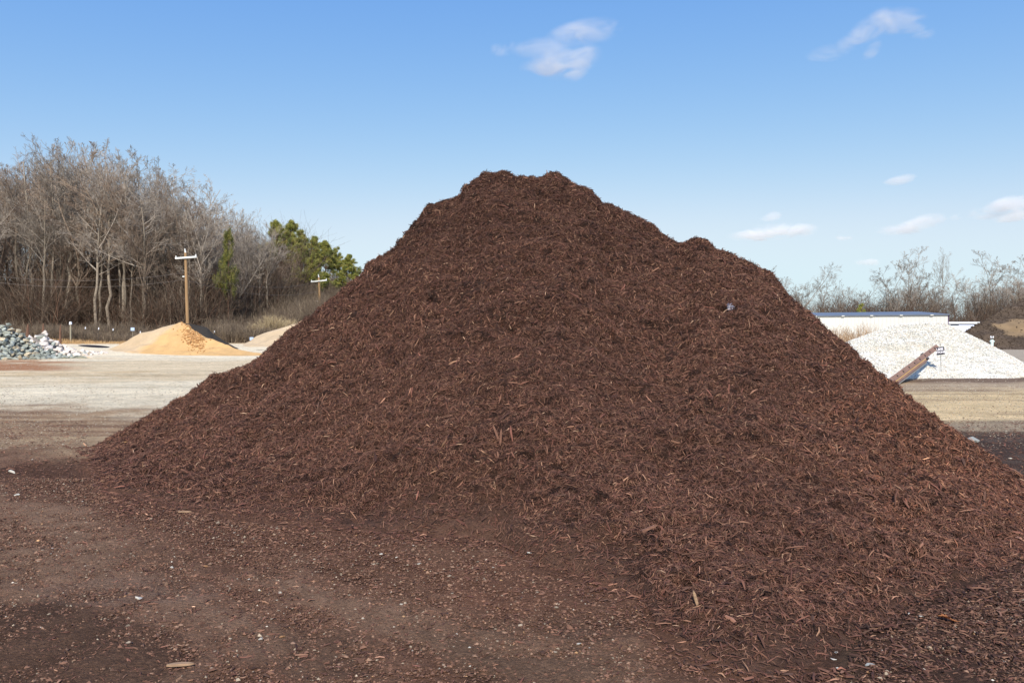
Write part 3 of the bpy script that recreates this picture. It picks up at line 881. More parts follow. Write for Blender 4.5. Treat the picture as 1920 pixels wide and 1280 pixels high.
rock_heap(heapg, rocks_g, rocks_b, 0.22, 0.30, 296, "quarry_rock", "angular blue grey or buff quarry rock in the heap at the left edge", "blue grey rocks in the heap at the left edge", (88, 88, 82),
          "small rubble in the gaps under the blue grey rocks")
rock_heap(heapw, rocks_w, rocks_g, 0.06, 0.38, 150, "white_rock", "chunky whitish rock in the smaller heap behind the blue grey rocks", "whitish rocks heaped behind the blue grey rocks", (130, 122, 116),
          "small rubble in the gaps under the whitish rocks")
for px, Y, s, ms, lb in ((189, 57.5, 0.28, rocks_w, "pale rock lying apart just past the end of the whitish rocks"),
                         (163, 51.0, 0.26, rocks_w, "lone pale rock on the yard beside the blue grey heap"),
                         (152, 50.0, 0.30, rocks_g, "flat grey rock just off the tip of the blue grey heap")):
    o = bpy.data.objects.new("stray_rock", ms[2]); COL.objects.link(o)
    o.location = gp(px, Y, 0.1 * s); o.scale = (s * 1.3, s, s * 0.6)
    tag(o, lb, "rock")

# low dark strip painted as the shadow cast behind the rock heaps
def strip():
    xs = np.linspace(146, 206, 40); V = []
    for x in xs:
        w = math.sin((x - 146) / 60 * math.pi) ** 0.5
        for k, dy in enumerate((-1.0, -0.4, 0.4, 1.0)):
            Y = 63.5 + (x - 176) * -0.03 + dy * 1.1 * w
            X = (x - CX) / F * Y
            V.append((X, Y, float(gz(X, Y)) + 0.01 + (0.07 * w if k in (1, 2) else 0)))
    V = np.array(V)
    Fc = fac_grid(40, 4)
    o = link("shadow_strip", build_mesh("shadow_strip", V, Fc[:, ::-1], M_PILE, np.tile(lin(52, 48, 50), (len(V), 1)), smooth=True))
    tag(o, "long low dark strip painted as the rock heap shadow between the white rocks and the orange sand pile", "soil ridge")  # no real ridge: the strip stands in for the rock heap's shadow


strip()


# ------------------------------------------------------------------ trees
def bare_tree_geo(kind, seed):
    global rng
    keep = rng; rng = np.random.default_rng(seed)
    H = 20.0
    k = 12
    P = np.zeros((1, k, 3)); R = np.zeros((1, k))
    lean = rng.normal(0, 0.03, 2); cur = rng.normal(0, 0.02, 2)
    frac = {0: 0.95, 1: 0.62, 2: 0.8, 3: 0.5, 4: 0.93}[kind]
    for j in range(k):
        z = H * frac * j / (k - 1)
        P[0, j] = (lean[0] * z + cur[0] * z * z / 12 + rng.normal(0, 0.07), lean[1] * z + cur[1] * z * z / 12 + rng.normal(0, 0.07), z)
        R[0, j] = 0.20 * (1 - 0.78 * j / (k - 1))
    P[0, 0] = (0, 0, -0.3)
    trunk = tubes(P, R, 8)
    parts = []
    src = [(P, R)]
    if kind in (1, 2, 3):
        n = {1: 4, 2: 3, 3: 6}[kind]
        LP, LR = grow(P, R, n, {1: 0.55, 2: 0.5, 3: 0.45}[kind], 0.97, {1: 0.75, 2: 0.6, 3: 1.0}[kind], {1: 22, 2: 26, 3: 34}[kind], k=9, up=0.05, wob=0.07, rr=0.8, rmin=0.04, shrink=0.3)
        parts.append(tubes(LP, LR, 5)); src.append((LP, LR))
    limbs = []
    for i, (a, b) in enumerate(src):
        n = 20 if i == 0 else 8
        limbs.append(grow(a, b, n, 0.44 if i == 0 else 0.2, 0.98, 0.31 if i == 0 else 0.46, {0: 50, 1: 44, 2: 46, 3: 50, 4: 32}[kind], k=6, up=0.08, wob=0.08, rr=0.5, rmin=0.025, shrink=0.45))
    LP = np.concatenate([a for a, b in limbs]); LR = np.concatenate([b for a, b in limbs])
    parts.append(tubes(LP, LR, 3))
    n2 = 6 if len(LP) < 30 else 5
    BP, BR = grow(LP, LR, n2, 0.2, 1.0, 0.5, 36, k=5, up=0.09, wob=0.08, rr=0.6, rmin=0.018)
    parts.append(tubes(BP, BR, 3))
    n3 = 5 if len(BP) < 140 else 4
    TP, TR = grow(BP, BR, n3, 0.15, 1.0, 0.55, 34, k=4, up=0.08, wob=0.09, rr=0.6, rmin=0.012)
    parts.append(tubes(TP, TR, 3))
    UP, UR = grow(TP, TR, 5, 0.1, 1.0, 0.7, 32, k=3, up=0.07, wob=0.10, rr=0.6, rmin=0.0085)
    parts.append(tubes(UP, UR, 3))
    crown = join_geo(parts)
    top = max(crown[0][:, 2].max(), trunk[0][:, 2].max())
    rng = keep
    s = 1.0 / top
    return (trunk[0] * s, trunk[1]), (crown[0] * s, crown[1])


VARS = []
for i, (kd, mt) in enumerate([(0, M_TWIG), (1, M_TWIG), (2, M_TWIG_R), (3, M_TWIG), (4, M_TWIG), (0, M_TWIG_R), (2, M_TWIG), (3, M_TWIG_R), (1, M_TWIG)]):
    t, c = bare_tree_geo(kd, 100 + i)
    VARS.append((build_mesh("trunk", t[0], t[1], M_BARK_G, smooth=True), build_mesh("crown", c[0], c[1], mt)))


def bare_tree(px, Y, top_py, label, cat="tree", group=None, var=None, wid=1.0, rz=None, name="bare_tree"):
    base = gp(px, Y)
    H = CAM_Z + (HZ - top_py) / F * Y - base.z
    H = max(H, 2.0)
    r = empty(name, base)
    v = VARS[var if var is not None else random.randrange(len(VARS))]
    for nm, me in zip(("trunk", "crown"), v):
        link(nm, me, r)
    w = H * wid
    r.scale = (w, w, H)
    r.rotation_euler = (0, 0, rz if rz is not None else random.uniform(0, 6.28))
    tag(r, label, cat, group)
    return r


def pine_geo(seed, dense=1.0):
    global rng
    keep = rng; rng = np.random.default_rng(seed)
    H = 20.0; k = 10
    P = np.zeros((1, k, 3)); R = np.zeros((1, k))
    for j in range(k):
        z = H * 0.97 * j / (k - 1)
        P[0, j] = (rng.normal(0, 0.12) if j else 0, rng.normal(0, 0.12) if j else 0, z - (0.3 if j == 0 else 0)); R[0, j] = 0.25 * (1 - 0.85 * j / (k - 1))
    trunk = tubes(P, R, 8)
    LP, LR = grow(P, R, 54, 0.28, 0.99, 0.27, 50, k=6, up=0.06, wob=0.16, rr=0.4, rmin=0.03, shrink=0.86)
    BP, BR = grow(LP, LR, 5, 0.3, 1.0, 0.4, 45, k=4, up=0.08, wob=0.15, rr=0.6, rmin=0.02)
    limbs = join_geo([tubes(LP, LR, 3), tubes(BP, BR, 3)])
    # needle tufts near the branch ends
    ends = np.concatenate([BP[:, -1], BP[:, 2], LP[:, -1], LP[:, -2]])
    m = int(90 * dense)
    c = np.repeat(ends, m, axis=0)
    n = len(c)
    dirn = unit(rng.normal(size=(n, 3)) + np.array([0, 0, 0.35]))
    rad = rng.uniform(0.0, 0.8, (n, 1))
    a = c + unit(rng.normal(size=(n, 3))) * rad * np.array([0.8, 0.8, 1.15])
    Ln = rng.uniform(0.22, 0.45, (n, 1))
    side = unit(np.cross(dirn, rng.normal(size=(n, 3)))) * rng.uniform(0.025, 0.05, (n, 1))
    V = np.stack([a - side, a + side, a + dirn * Ln], 1).reshape(-1, 3)
    Fn = np.arange(n * 3).reshape(-1, 3)
    tone = np.array([lin(166, 162, 80), lin(142, 148, 72), lin(184, 174, 92), lin(104, 116, 60)])
    tuft = rng.choice(4, len(ends), p=[0.35, 0.3, 0.2, 0.15])
    tone = np.concatenate([tone, [lin(74, 88, 48)]])
    tuft = np.where(rng.random(len(ends)) < 0.15, 4, tuft)
    tt = tone[np.repeat(tuft, m)] * rng.uniform(0.7, 1.25, (n, 1)) * (0.55 if dense < 0.9 else 1.0)
    rng = keep
    s = 1 / H
    return (trunk[0] * s, trunk[1]), (limbs[0] * s, limbs[1]), (V * s, Fn, np.repeat(tt, 3, axis=0))


PINES = []
for sd, dn in ((5, 1.0), (6, 1.0), (8, 1.0), (11, 0.38)):
    t, l_, nd = pine_geo(sd, dn)
    PINES.append((build_mesh("trunk", t[0], t[1], M_BARK_P, smooth=True), build_mesh("limbs", l_[0], l_[1], M_BARK_P), build_mesh("needles", nd[0], nd[1], M_NEEDLE, nd[2])))


def pine(px, Y, top_py, label, var=0, wid=1.0, group=None, cat="pine tree"):
    base = gp(px, Y)
    H = CAM_Z + (HZ - top_py) / F * Y - base.z
    r = empty("pine_tree", base)
    tr = link("trunk", PINES[var][0], r)
    link("limbs", PINES[var][1], r)
    link("crown", PINES[var][2], r)
    r.scale = (H * wid, H * wid, H); r.rotation_euler = (0, 0, random.uniform(0, 6.28))
    tag(r, label, cat, group)
    return r


SK = [(-250, 320), (-120, 288), (0, 276), (30, 286), (60, 268), (90, 250), (150, 252), (180, 264), (220, 266), (260, 284), (310, 308), (350, 328), (375, 358), (400, 352), (450, 378), (480, 404), (520, 420), (700, 500)]
skx, sky_ = zip(*SK)
front_edge = lambda px: float(np.interp(px, [-250, 100, 350, 450, 620, 800], [82, 84, 86, 92, 112, 118]))
tall = [(2, "above the left edge of the grey rock heap", 7), (36, "above the crest of the grey rock heap", 0), (64, "just left of the whitish rock heap's top", 5), (98, "tallest in the wood, above the whitish rock heap", 0),
        (122, "with a forked pale trunk, straight above the white marker post", 1), (150, "second of the skyline trees right of the white marker post", 0), (178, "above the dark shadow strip behind the white rocks", 6),
        (206, "above the gap between white rocks and orange sand pile", 2), (232, "dark trunked, above the left foot of the orange sand pile", 4), (262, "above the left slope of the orange sand pile", 1),
        (288, "with bright upright limbs, left of the nearer crossarm pole", 6), (316, "immediately left of the nearer crossarm pole", 3), (346, "directly behind the nearer crossarm pole", 0),
        (378, "between the nearer crossarm pole and the bare brown pole", 1), (404, "right behind the bare brown pole", 8), (448, "spreading crown behind the small dark pine", 3),
        (474, "broad grey crown between the dark pine and the green pines", 3), (500, "fine grey crown touching the left side of the green pines", 8)]
for px, lab, v in tall:
    Y = front_edge(px) + random.uniform(1, 9)
    bare_tree(px, Y, float(np.interp(px, skx, sky_)) + random.uniform(0, 6), "tall bare winter tree " + lab, var=v, group="tall trees on the skyline of the wood", wid=random.uniform(0.85, 1.15))
for i in range(180):
    px = random.uniform(-230, 505) if i > 20 else random.uniform(-230, 0)
    Y = front_edge(px) + random.uniform(0, 44)
    sk = float(np.interp(px, skx, sky_))
    rowtop = sk + random.uniform(6, 85) if px < 500 else max(sk + 30, 500) + random.uniform(0, 60)
    bare_tree(px, Y, rowtop, "slender bare grey brown tree crowded among others inside the left wood", group="crowded bare trees inside the left wood", wid=random.uniform(0.7, 1.3))

bare_tree(532, 106, 470, "reddish brown leaved bushy tree in front of the green pines", var=7, wid=1.2)
for (px, Y, tp, w, v, lab) in ((518, 122, 412, 0.9, 0, "leftmost of the green pines behind the mulch pile, half greyed by bare twigs"), (545, 126, 414, 1.0, 1, "tallest bright green pine of the row behind the mulch pile's left slope"),
                               (566, 120, 432, 1.1, 2, "round topped green pine left of the farther crossarm pole"), (590, 124, 442, 1.0, 0, "green pine rising directly behind the farther crossarm pole"),
                               (612, 120, 452, 1.1, 1, "yellow green pine just right of the farther crossarm pole"), (632, 124, 464, 1.1, 2, "small crowned green pine between the farther pole and the mulch slope"),
                               (655, 120, 476, 1.2, 0, "last green pine before the mulch slope hides the wood"), (585, 112, 478, 1.1, 2, "low front pine with yellow green crown behind the farther pole"),
                               (640, 113, 510, 1.3, 1, "low spreading pine beside the mulch slope"), (690, 122, 500, 1.1, 2, "pine mostly hidden behind the mulch slope"),
                               (556, 113, 498, 1.2, 0, "shortest front pine at the left end of the green row"), (612, 111, 512, 1.3, 1, "low bushy pine right beside the farther crossarm pole"),
                               (668, 114, 512, 1.3, 0, "low front pine whose top just clears the mulch slope")):
    pine(px, Y, tp, lab, v, w * 1.3)
pine(428, 89, 425, "single dark slender pine among bare trees right of the bare brown pole", 3, 0.6)


def strands(name, n, area_fn, hrange, tones, rad, spread=0.5, k=4, forks=3, label=None, cat=None, kind="stuff", parent=None, wob=0.12, sides=3):
    X, Y = area_fn(n)
    n = len(X)
    z = gz(X, Y)
    h = rng.uniform(hrange[0], hrange[1], n) * (0.45 + 1.1 * vnoise(X / 4.5, Y / 4.5, 151))
    d = unit(np.stack([rng.normal(0, spread, n), rng.normal(0, spread, n), np.ones(n)], 1))
    P = np.empty((n, k, 3)); R = np.empty((n, k))
    P[:, 0] = np.stack([X, Y, z - 0.05], 1)
    for j in range(k): R[:, j] = rad * (1 - 0.7 * j / (k - 1))
    for j in range(1, k):
        P[:, j] = P[:, j - 1] + d * (h / (k - 1))[:, None]
        d = unit(d + rng.normal(size=(n, 3)) * wob)
    g = [tubes(P, R, sides)]
    tn = [np.repeat(tones[rng.choice(len(tones), n)] * rng.uniform(0.7, 1.25, (n, 1)), k * sides, axis=0)]
    if forks:
        Q, S = grow(P, R, forks, 0.25, 0.95, 0.45, 40, k=3, up=0.05, wob=0.15, rr=0.7, rmin=rad * 0.35)
        g.append(tubes(Q, S, sides))
        tn.append(np.repeat(tones[rng.choice(len(tones), len(Q))] * rng.uniform(0.7, 1.25, (len(Q), 1)), 3 * sides, axis=0))
    V, Fc = join_geo(g)
    o = link(name, build_mesh(name, V, Fc, M_BRUSH, np.concatenate(tn)), parent)
    tag(o, label, cat, kind=kind)
    return o


def area(px0, px1, Y0, Y1, clump=None, seed=0, edge=None):
    def f(n):
        px = rng.uniform(px0, px1, n * 2); Y = rng.uniform(Y0, Y1, n * 2)
        if edge: Y = Y + np.interp(px, *edge)
        X = (px - CX) / F * Y
        if clump:
            k = fbm(X / clump, Y / clump, seed, 3) > -0.15
            X, Y = X[k], Y[k]
        return X[:n], Y[:n]
    return f


BR = np.array([lin(104, 90, 78), lin(86, 73, 63), lin(128, 112, 96), lin(70, 60, 52), lin(100, 76, 62)])
EDGE = ([-250, 100, 350, 450, 620, 800], [82, 84, 86, 92, 112, 118])
strands("undergrowth", 8000, area(-230, 560, -2, 40, 5, 7, EDGE), (1.5, 9.5), BR, 0.03, spread=0.3, k=5, forks=9,
        label="tangled leafless undergrowth filling the foot of the left wood", cat="undergrowth", wob=0.22)
SC = np.array([lin(126, 110, 94), lin(108, 94, 82), lin(148, 132, 110), lin(92, 80, 70)])
strands("scrub", 16000, area(-220, 500, 67.5, 78, 3, 9), (0.5, 1.45), SC, 0.018, spread=0.35, k=4, forks=4,
        label="brown leafless scrub in front of the left wood", cat="scrub")
strands("scrub", 9000, area(400, 760, 67, 84, 3, 12), (0.5, 1.5), SC, 0.018, spread=0.35, k=4, forks=4,
        label="pale brown scrub between the orange pile and the mulch slope", cat="scrub")
GRS = np.array([lin(196, 160, 116), lin(176, 140, 100), lin(208, 178, 134)])
strands("scrub", 14000, area(420, 800, 84, 126, 3, 14), (1.2, 3.2), SC, 0.022, spread=0.35, k=4, forks=4,
        label="low brown scrub on the bank around the farther crossarm pole", cat="scrub")
strands("dry_grass", 5000, area(60, 330, 66, 69), (0.15, 0.45), GRS, 0.012, spread=0.3, k=3, forks=0,
        label="strip of short straw coloured grass along the foot of the scrub", cat="grass")

# individual pale bushes
def bush(px, Y, top_py, wpx, lab, tones, n=500):
    base = gp(px, Y)
    H = CAM_Z + (HZ - top_py) / F * Y - base.z
    w = wpx / F * Y
    dx = rng.normal(0, 0.16, n) * w; dy = rng.normal(0, 0.16, n) * w
    P = np.empty((n, 5, 3)); R = np.empty((n, 5))
    P[:, 0] = np.stack([dx * 0.3, dy * 0.3, np.full(n, -0.05)], 1)
    d = unit(np.stack([dx / w * 2.2, dy / w * 2.2, np.ones(n)], 1))
    h = H * rng.uniform(0.55, 1.05, n)
    for j in range(5): R[:, j] = 0.022 * (1 - 0.7 * j / 4)
    for j in range(1, 5):
        P[:, j] = P[:, j - 1] + d * (h / 4)[:, None]
        d = unit(d + rng.normal(size=(n, 3)) * 0.13)
    Q, S = grow(P, R, 5, 0.3, 0.98, 0.3, 32, k=3, up=0.08, wob=0.12, rr=0.7, rmin=0.008)
    V, Fc = join_geo([tubes(P, R, 3), tubes(Q, S, 3)])
    tn = np.concatenate([np.repeat(tones[rng.choice(len(tones), n)] * rng.uniform(0.75, 1.2, (n, 1)), 15, axis=0),
                         np.repeat(tones[rng.choice(len(tones), len(Q))] * rng.uniform(0.75, 1.2, (len(Q), 1)), 9, axis=0)])
    o = link("bare_bush", build_mesh("bare_bush", V, Fc, M_BRUSH, tn), loc=base)
    tag(o, lab, "bush")


PB = np.array([lin(178, 158, 124), lin(196, 176, 140), lin(158, 138, 108)])
bush(512, 74, 590, 62, "largest pale straw coloured bush above the beige gravel pile", PB)
bush(478, 76, 606, 46, "pale bush just left of the largest straw coloured bush", PB, 300)
bush(430, 72, 604, 50, "greyish tan bush beside the charcoal pile", SC, 380)
bush(545, 78, 598, 40, "pale bush touching the mulch slope above the gravel pile", PB, 300)
bush(400, 79, 596, 36, "thin grey bush behind the peak of the charcoal pile", SC, 260)

# right-hand tree line
RT = [(1493, 110, 494, 3, 0.95, "isolated spreading bare tree nearest the right slope of the mulch pile"),
      (1540, 122, 512, 8, 0.9, "pale wispy bare tree second from the mulch pile on the right"),
      (1575, 128, 532, 2, 1.0, "low bare tree above the left part of the long white building"),
      (1604, 126, 520, 3, 0.9, "round crowned bare tree above the small green shrub"),
      (1664, 112, 492, 7, 1.1, "dark gnarled bare tree with wide limbs above the middle of the white building"),
      (1702, 118, 460, 1, 0.9, "tallest pale grey tree behind the white building"),
      (1727, 124, 486, 5, 0.85, "whitish trunked tree just right of the tallest pale grey tree"),
      (1766, 116, 462, 4, 0.55, "slender upright bare tree with a narrow forked crown above the building's end"),
      (1792, 124, 524, 2, 1.2, "bushy brown bare tree right of the slender forked tree"),
      (1828, 120, 500, 3, 1.0, "wide low limbed bare tree above the distant dark heap"),
      (1862, 124, 468, 1, 1.05, "large full bare tree behind the distant dark heap"),
      (1898, 128, 482, 6, 1.0, "grey bare tree at the right edge behind the distant dark heap"),
      (1945, 122, 470, 3, 1.0, "bare tree cut by the right edge of the photo")]
for px, Y, tp, v, w, lab in RT:
    bare_tree(px, Y, tp, lab, var={7: 1, 8: 1, 5: 1}.get(v, v), wid=w * (1.3 if w > 0.6 else 1.0))
for i in range(75):
    px = random.uniform(1430, 2150); Y = random.uniform(108, 146)
    base = float(np.interp(px, [1430, 1500, 1640, 1700, 1800, 1900, 2150], [548, 546, 542, 528, 534, 518, 512]))
    bare_tree(px, Y, base + random.uniform(-8, 36), "small leafless tree crowded in the tree line behind the white building", group="crowded bare trees in the right tree line", wid=random.uniform(0.9, 1.5))
strands("undergrowth", 5200, area(1400, 2200, 100, 128, 5, 17), (2.5, 6.0), BR, 0.035, spread=0.2, k=5, forks=6,
        label="leafless brown thicket along the foot of the right tree line", cat="undergrowth", wob=0.16)
pine(1614, 96, 570, "small bright green evergreen shrub peeping over the white building's roof", 2, 1.1, cat="shrub")
strands("dry_grass", 2600, area(1480, 1640, 46, 54), (1.0, 1.9), np.array([lin(176, 148, 120), lin(162, 132, 104), lin(192, 164, 132)]), 0.016, spread=0.12, k=4, forks=2,
        label="pinkish tan dry grass between the white stone pile and the building", cat="grass")

# ------------------------------------------------------------------ utility poles and cables
M_POLE = simple_mat("brown_pole_wood", lin(160, 128, 92), var=0.2, scale=1.2, stretch=(6, 6, 0.5), bump=0.01, bscale=10)
M_ARM = simple_mat("weathered_white_arm", lin(222, 224, 220), var=0.06, scale=3)
M_WIRE = simple_mat("grey_cable", lin(132, 122, 116), var=0.05)
M_DARK = simple_mat("dark_iron", lin(66, 60, 58), var=0.15, rough=0.6)


def utility_pole(px_base, px_top, Y, top_py, arm_py, arm_px, lab, tip=True, dpt=0.0):
    b = gp(px_base, Y)
    root = empty("utility_pole", b)
    top = pt(px_top, top_py, Y) - b
    bm = bmesh.new(); cyl_bm(bm, (0, 0, -0.5), top, 0.19, 0.13, 14)
    bm_obj("pole", bm, M_POLE, root)
    if arm_px:
        a0 = pt(arm_px[0], arm_py + 1.5, Y) - b; a1 = pt(arm_px[1], arm_py - 1.5, Y) - b
        bm = bmesh.new()
        ax = (a1 - a0); Lr = ax.length
        q = ax.to_track_quat('X', 'Z').to_matrix().to_4x4()
        Mx = Matrix.Translation(a0 + Vector((0, -0.22, 0))) @ q
        box_bm(bm, 0, Lr, -0.06, 0.06, -0.09, 0.09, Mx)
        bm_obj("crossarm", bm, M_ARM, root, bevel=0.01)
        for f in (0.04, 0.96):
            bm = bmesh.new()
            c = a0 + ax * f + Vector((0, -0.22, 0.1))
            cyl_bm(bm, c - Vector((0, 0, 0.02)), c + Vector((0, 0, 0.10)), 0.05, 0.07, 10)
            cyl_bm(bm, c + Vector((0, 0, 0.10)), c + Vector((0, 0, 0.15)), 0.07, 0.04, 10)
            bm_obj("insulator", bm, M_ARM, root)
    if tip:
        bm = bmesh.new(); cyl_bm(bm, top - (top.normalized() * 0.02), top + Vector((-0.06, 0, 0.42)), 0.09, 0.05, 10)
        bm_obj("pole_pin", bm, M_ARM, root)
        m = (pt((px_base * 0.3 + px_top * 0.7), top_py + 45, Y) - b)
        bm = bmesh.new(); cyl_bm(bm, m + Vector((-0.32, -0.16, 0)), m + Vector((-0.1, -0.16, 0)), 0.07, 0.07, 8)
        bm_obj("side_insulator", bm, M_ARM, root)
    tag(root, lab, "utility pole")
    return root


utility_pole(353, 348.5, 76, 474, 483.5, (331, 371), "nearer brown utility pole with a white crossarm behind the orange sand pile")
utility_pole(601, 598, 104, 520, 527, (584, 614), "farther brown utility pole with a white crossarm beside the mulch slope")
utility_pole(397, 396, 96, 463, None, None, "bare reddish brown pole top without crossarm, right of the nearer pole", tip=False)


def cable(p0, p1, sag, lab, r=0.011):
    n = 24
    P = np.array([[list(p0.lerp(p1, i / (n - 1)) - Vector((0, 0, sag * 4 * (i / (n - 1)) * (1 - i / (n - 1))))) for i in range(n)]])
    v, f = tubes(P, np.full((1, n), r), 4)
    o = link("overhead_cable", build_mesh("overhead_cable", v, f, M_WIRE))
    tag(o, lab, "cable", "cables strung between the poles")


cable(pt(346.5, 511, 75.8), pt(584, 531, 103.8), 1.0, "upper thin overhead cable running from the nearer pole to the farther pole")
cable(pt(347, 524, 75.8), pt(598, 546, 103.8), 1.0, "lower thin overhead cable running from the nearer pole to the farther pole")
cable(pt(-150, 496, 66), pt(346.5, 511, 75.8), 1.1, "upper thin overhead cable running left from the nearer pole")
cable(pt(-150, 507, 66), pt(347, 524, 75.8), 1.1, "lower thin overhead cable running left from the nearer pole")

# marker posts in the scrub
M_WHT = simple_mat("white_plastic", lin(236, 238, 244), var=0.03)
M_TANP = simple_mat("tan_post", lin(150, 142, 124), var=0.06)
M_ORG = simple_mat("rust_orange", lin(112, 82, 66), var=0.2)


def marker(px, top_py, Y, lab):
    b = gp(px, Y); root = empty("marker_post", b)
    H = CAM_Z + (HZ - top_py) / F * Y - b.z
    bm = bmesh.new(); cyl_bm(bm, (0, 0, -0.2), (0, 0, H - 0.25), 0.07, 0.07, 10); bm_obj("post", bm, M_TANP, root)
    bm = bmesh.new(); cyl_bm(bm, (0, 0, H - 0.25), (0, 0, H), 0.12, 0.10, 12); bm_obj("cap", bm, M_WHT, root)
    tag(root, lab, "marker post")


marker(132.5, 603, 67.0, "tallest tan marker post with a white cap at the edge of the scrub")
for px, py, lab in ((160, 614, "first low white stake right of the tall marker post"), (185, 615, "second low white stake right of the tall marker post"),
                    (212, 617, "third low white stake, left of the pale blue sign"), (263, 622, "small white stake right of the pale blue sign"), (402, 621, "small white stake in the scrub behind the charcoal pile")):
    b = gp(px, 67.2); root = empty("stake", b)
    H = CAM_Z + (HZ - py) / F * 67.2 - b.z
    bm = bmesh.new(); cyl_bm(bm, (0, 0, -0.1), (0, 0, H), 0.012, 0.012, 6); bm_obj("rod", bm, M_DARK, root)
    bm = bmesh.new(); cyl_bm(bm, (0, 0, H - 0.12), (0.02, 0, H + 0.06), 0.05, 0.03, 8); bm_obj("cap", bm, M_WHT, root)
    tag(root, lab, "stake")
M_BLUE = simple_mat("pale_blue_panel", lin(176, 194, 224), var=0.1)
for (px, py, Y, nm, lab) in ((249, 617, 67.0, "small_sign", "small pale blue and white sign left of the orange sand pile"), (472, 635, 66.2, "small_sign", "tiny blue grey sign at the left foot of the beige gravel pile")):
    b = gp(px, Y); root = empty(nm, b)
    H = CAM_Z + (HZ - py) / F * Y - b.z
    bm = bmesh.new(); cyl_bm(bm, (0, 0, -0.1), (0, 0, H), 0.02, 0.02, 6); bm_obj("stake", bm, M_TANP, root)
    bm = bmesh.new(); box_bm(bm, -0.17, 0.17, -0.035, -0.022, H - 0.14, H + 0.14, Matrix.Rotation(-0.3, 4, 'Y') if False else None); bm_obj("panel", bm, M_BLUE, root, bevel=0.004)
    tag(root, lab, "sign")
for px, py, Y, w, lab in ((52, 607, 58, 0.16, "rusty orange post rising behind the grey rock heap"), (81, 606, 62, 0.12, "thin rusty post behind the top of the whitish rocks"), (113, 608, 62, 0.1, "thin rusty post right of the whitish rocks' top")):
    b = gp(px, Y); H = CAM_Z + (HZ - py) / F * Y - b.z
    bm = bmesh.new(); cyl_bm(bm, (0, 0, -0.2), (0.0, 0, H * 0.7), w, w * 0.75, 9); cyl_bm(bm, (0, 0, H * 0.7), (0.03, 0, H), w * 0.75, w * 0.3, 9)
    o = bm_obj("rusty_post", bm, M_ORG); o.location = b
    tag(o, lab, "post")

# ------------------------------------------------------------------ long white building
M_WALL = simple_mat("white_metal_siding", lin(212, 211, 206), var=0.025, scale=0.4, rough=0.5)
M_ROOF = simple_mat("blue_grey_metal_roof", lin(108, 116, 130), var=0.08, scale=0.8, rough=0.5, metallic=0.1)
M_PURP = simple_mat("dark_purple_end_panel", lin(88, 66, 98), var=0.08, rough=0.6)


def building():
    R0 = Vector((817 / F * 60.0, 60.0, 0)); L0 = Vector((570 / F * 64.85, 64.85, 0))
    u = (R0 - L0).normalized(); v = Vector((-u.y, u.x, 0))        # v points away from the camera
    if v.y < 0: v = -v
    Ln, D, He, Hr = 27.0, 10.0, CAM_Z + 34 / F * 60, CAM_Z + 37.5 / F * 64.5
    Mx = Matrix(((-u.x, v.x, 0, R0.x), (-u.y, v.y, 0, R0.y), (0, 0, 1, 0), (0, 0, 0, 1)))   # x runs left along the front, y away
    root = empty("metal_building", R0)
    Ml = Matrix.Translation(-R0) @ Mx
    bm = bmesh.new()
    box_bm(bm, 0.0, Ln, 0.0, 0.12, -0.1, He, Ml); o = bm_obj("front_wall", bm, M_WALL, root)
    # raised ribs pressed into the siding
    bm = bmesh.new()
    x = 0.15
    while x < Ln:
        box_bm(bm, x, x + 0.05, -0.025, -0.003, 0.0, He - 0.02, Ml); x += 0.3
    bm_obj("siding_ribs", bm, M_WALL, root)
    bm = bmesh.new(); box_bm(bm, -0.06, -0.003, 0.0, D, -0.1, He, Ml); bm_obj("end_wall", bm, M_PURP, root)
    bm = bmesh.new(); box_bm(bm, 0.0, Ln, D - 0.12, D, -0.1, He, Ml); box_bm(bm, Ln - 0.1, Ln, 0.13, D - 0.13, -0.1, He, Ml); bm_obj("back_wall", bm, M_WALL, root)
    bm = bmesh.new()
    ov = 0.12
    c = [(-ov, -ov, He), (Ln + ov, -ov, He), (Ln + ov, D + ov, He), (-ov, D + ov, He), (2.2, D / 2, Hr + 0.1), (Ln - 2.2, D / 2, Hr + 0.1)]
    lo = [bm.verts.new(Ml @ Vector(q) + Vector((0, 0, 0.01))) for q in c[:4]]
    hi = [bm.verts.new(Ml @ Vector(q) + Vector((0, 0, 0.10))) for q in c]
    bm.faces.new((hi[0], hi[1], hi[5], hi[4])); bm.faces.new((hi[1], hi[2], hi[5])); bm.faces.new((hi[2], hi[3], hi[4], hi[5])); bm.faces.new((hi[3], hi[0], hi[4]))
    for i in range(4):
        j = (i + 1) % 4
        bm.faces.new((lo[i], lo[j], hi[j], hi[i]))
    bm.faces.new(lo[::-1])
    rf = bm_obj("roof", bm, M_ROOF, root)
    bm = bmesh.new()
    x = 1.0
    while x < Ln:
        box_bm(bm, x, x + 0.22, -ov - 0.05, -ov - 0.004, He + 0.0, He + 0.07, Ml); x += 2.2
    bm_obj("gutter_straps", bm, M_WALL, rf)
    tag(root, "long low white metal building with a thin blue grey roof behind the white stone pile", "building")


building()


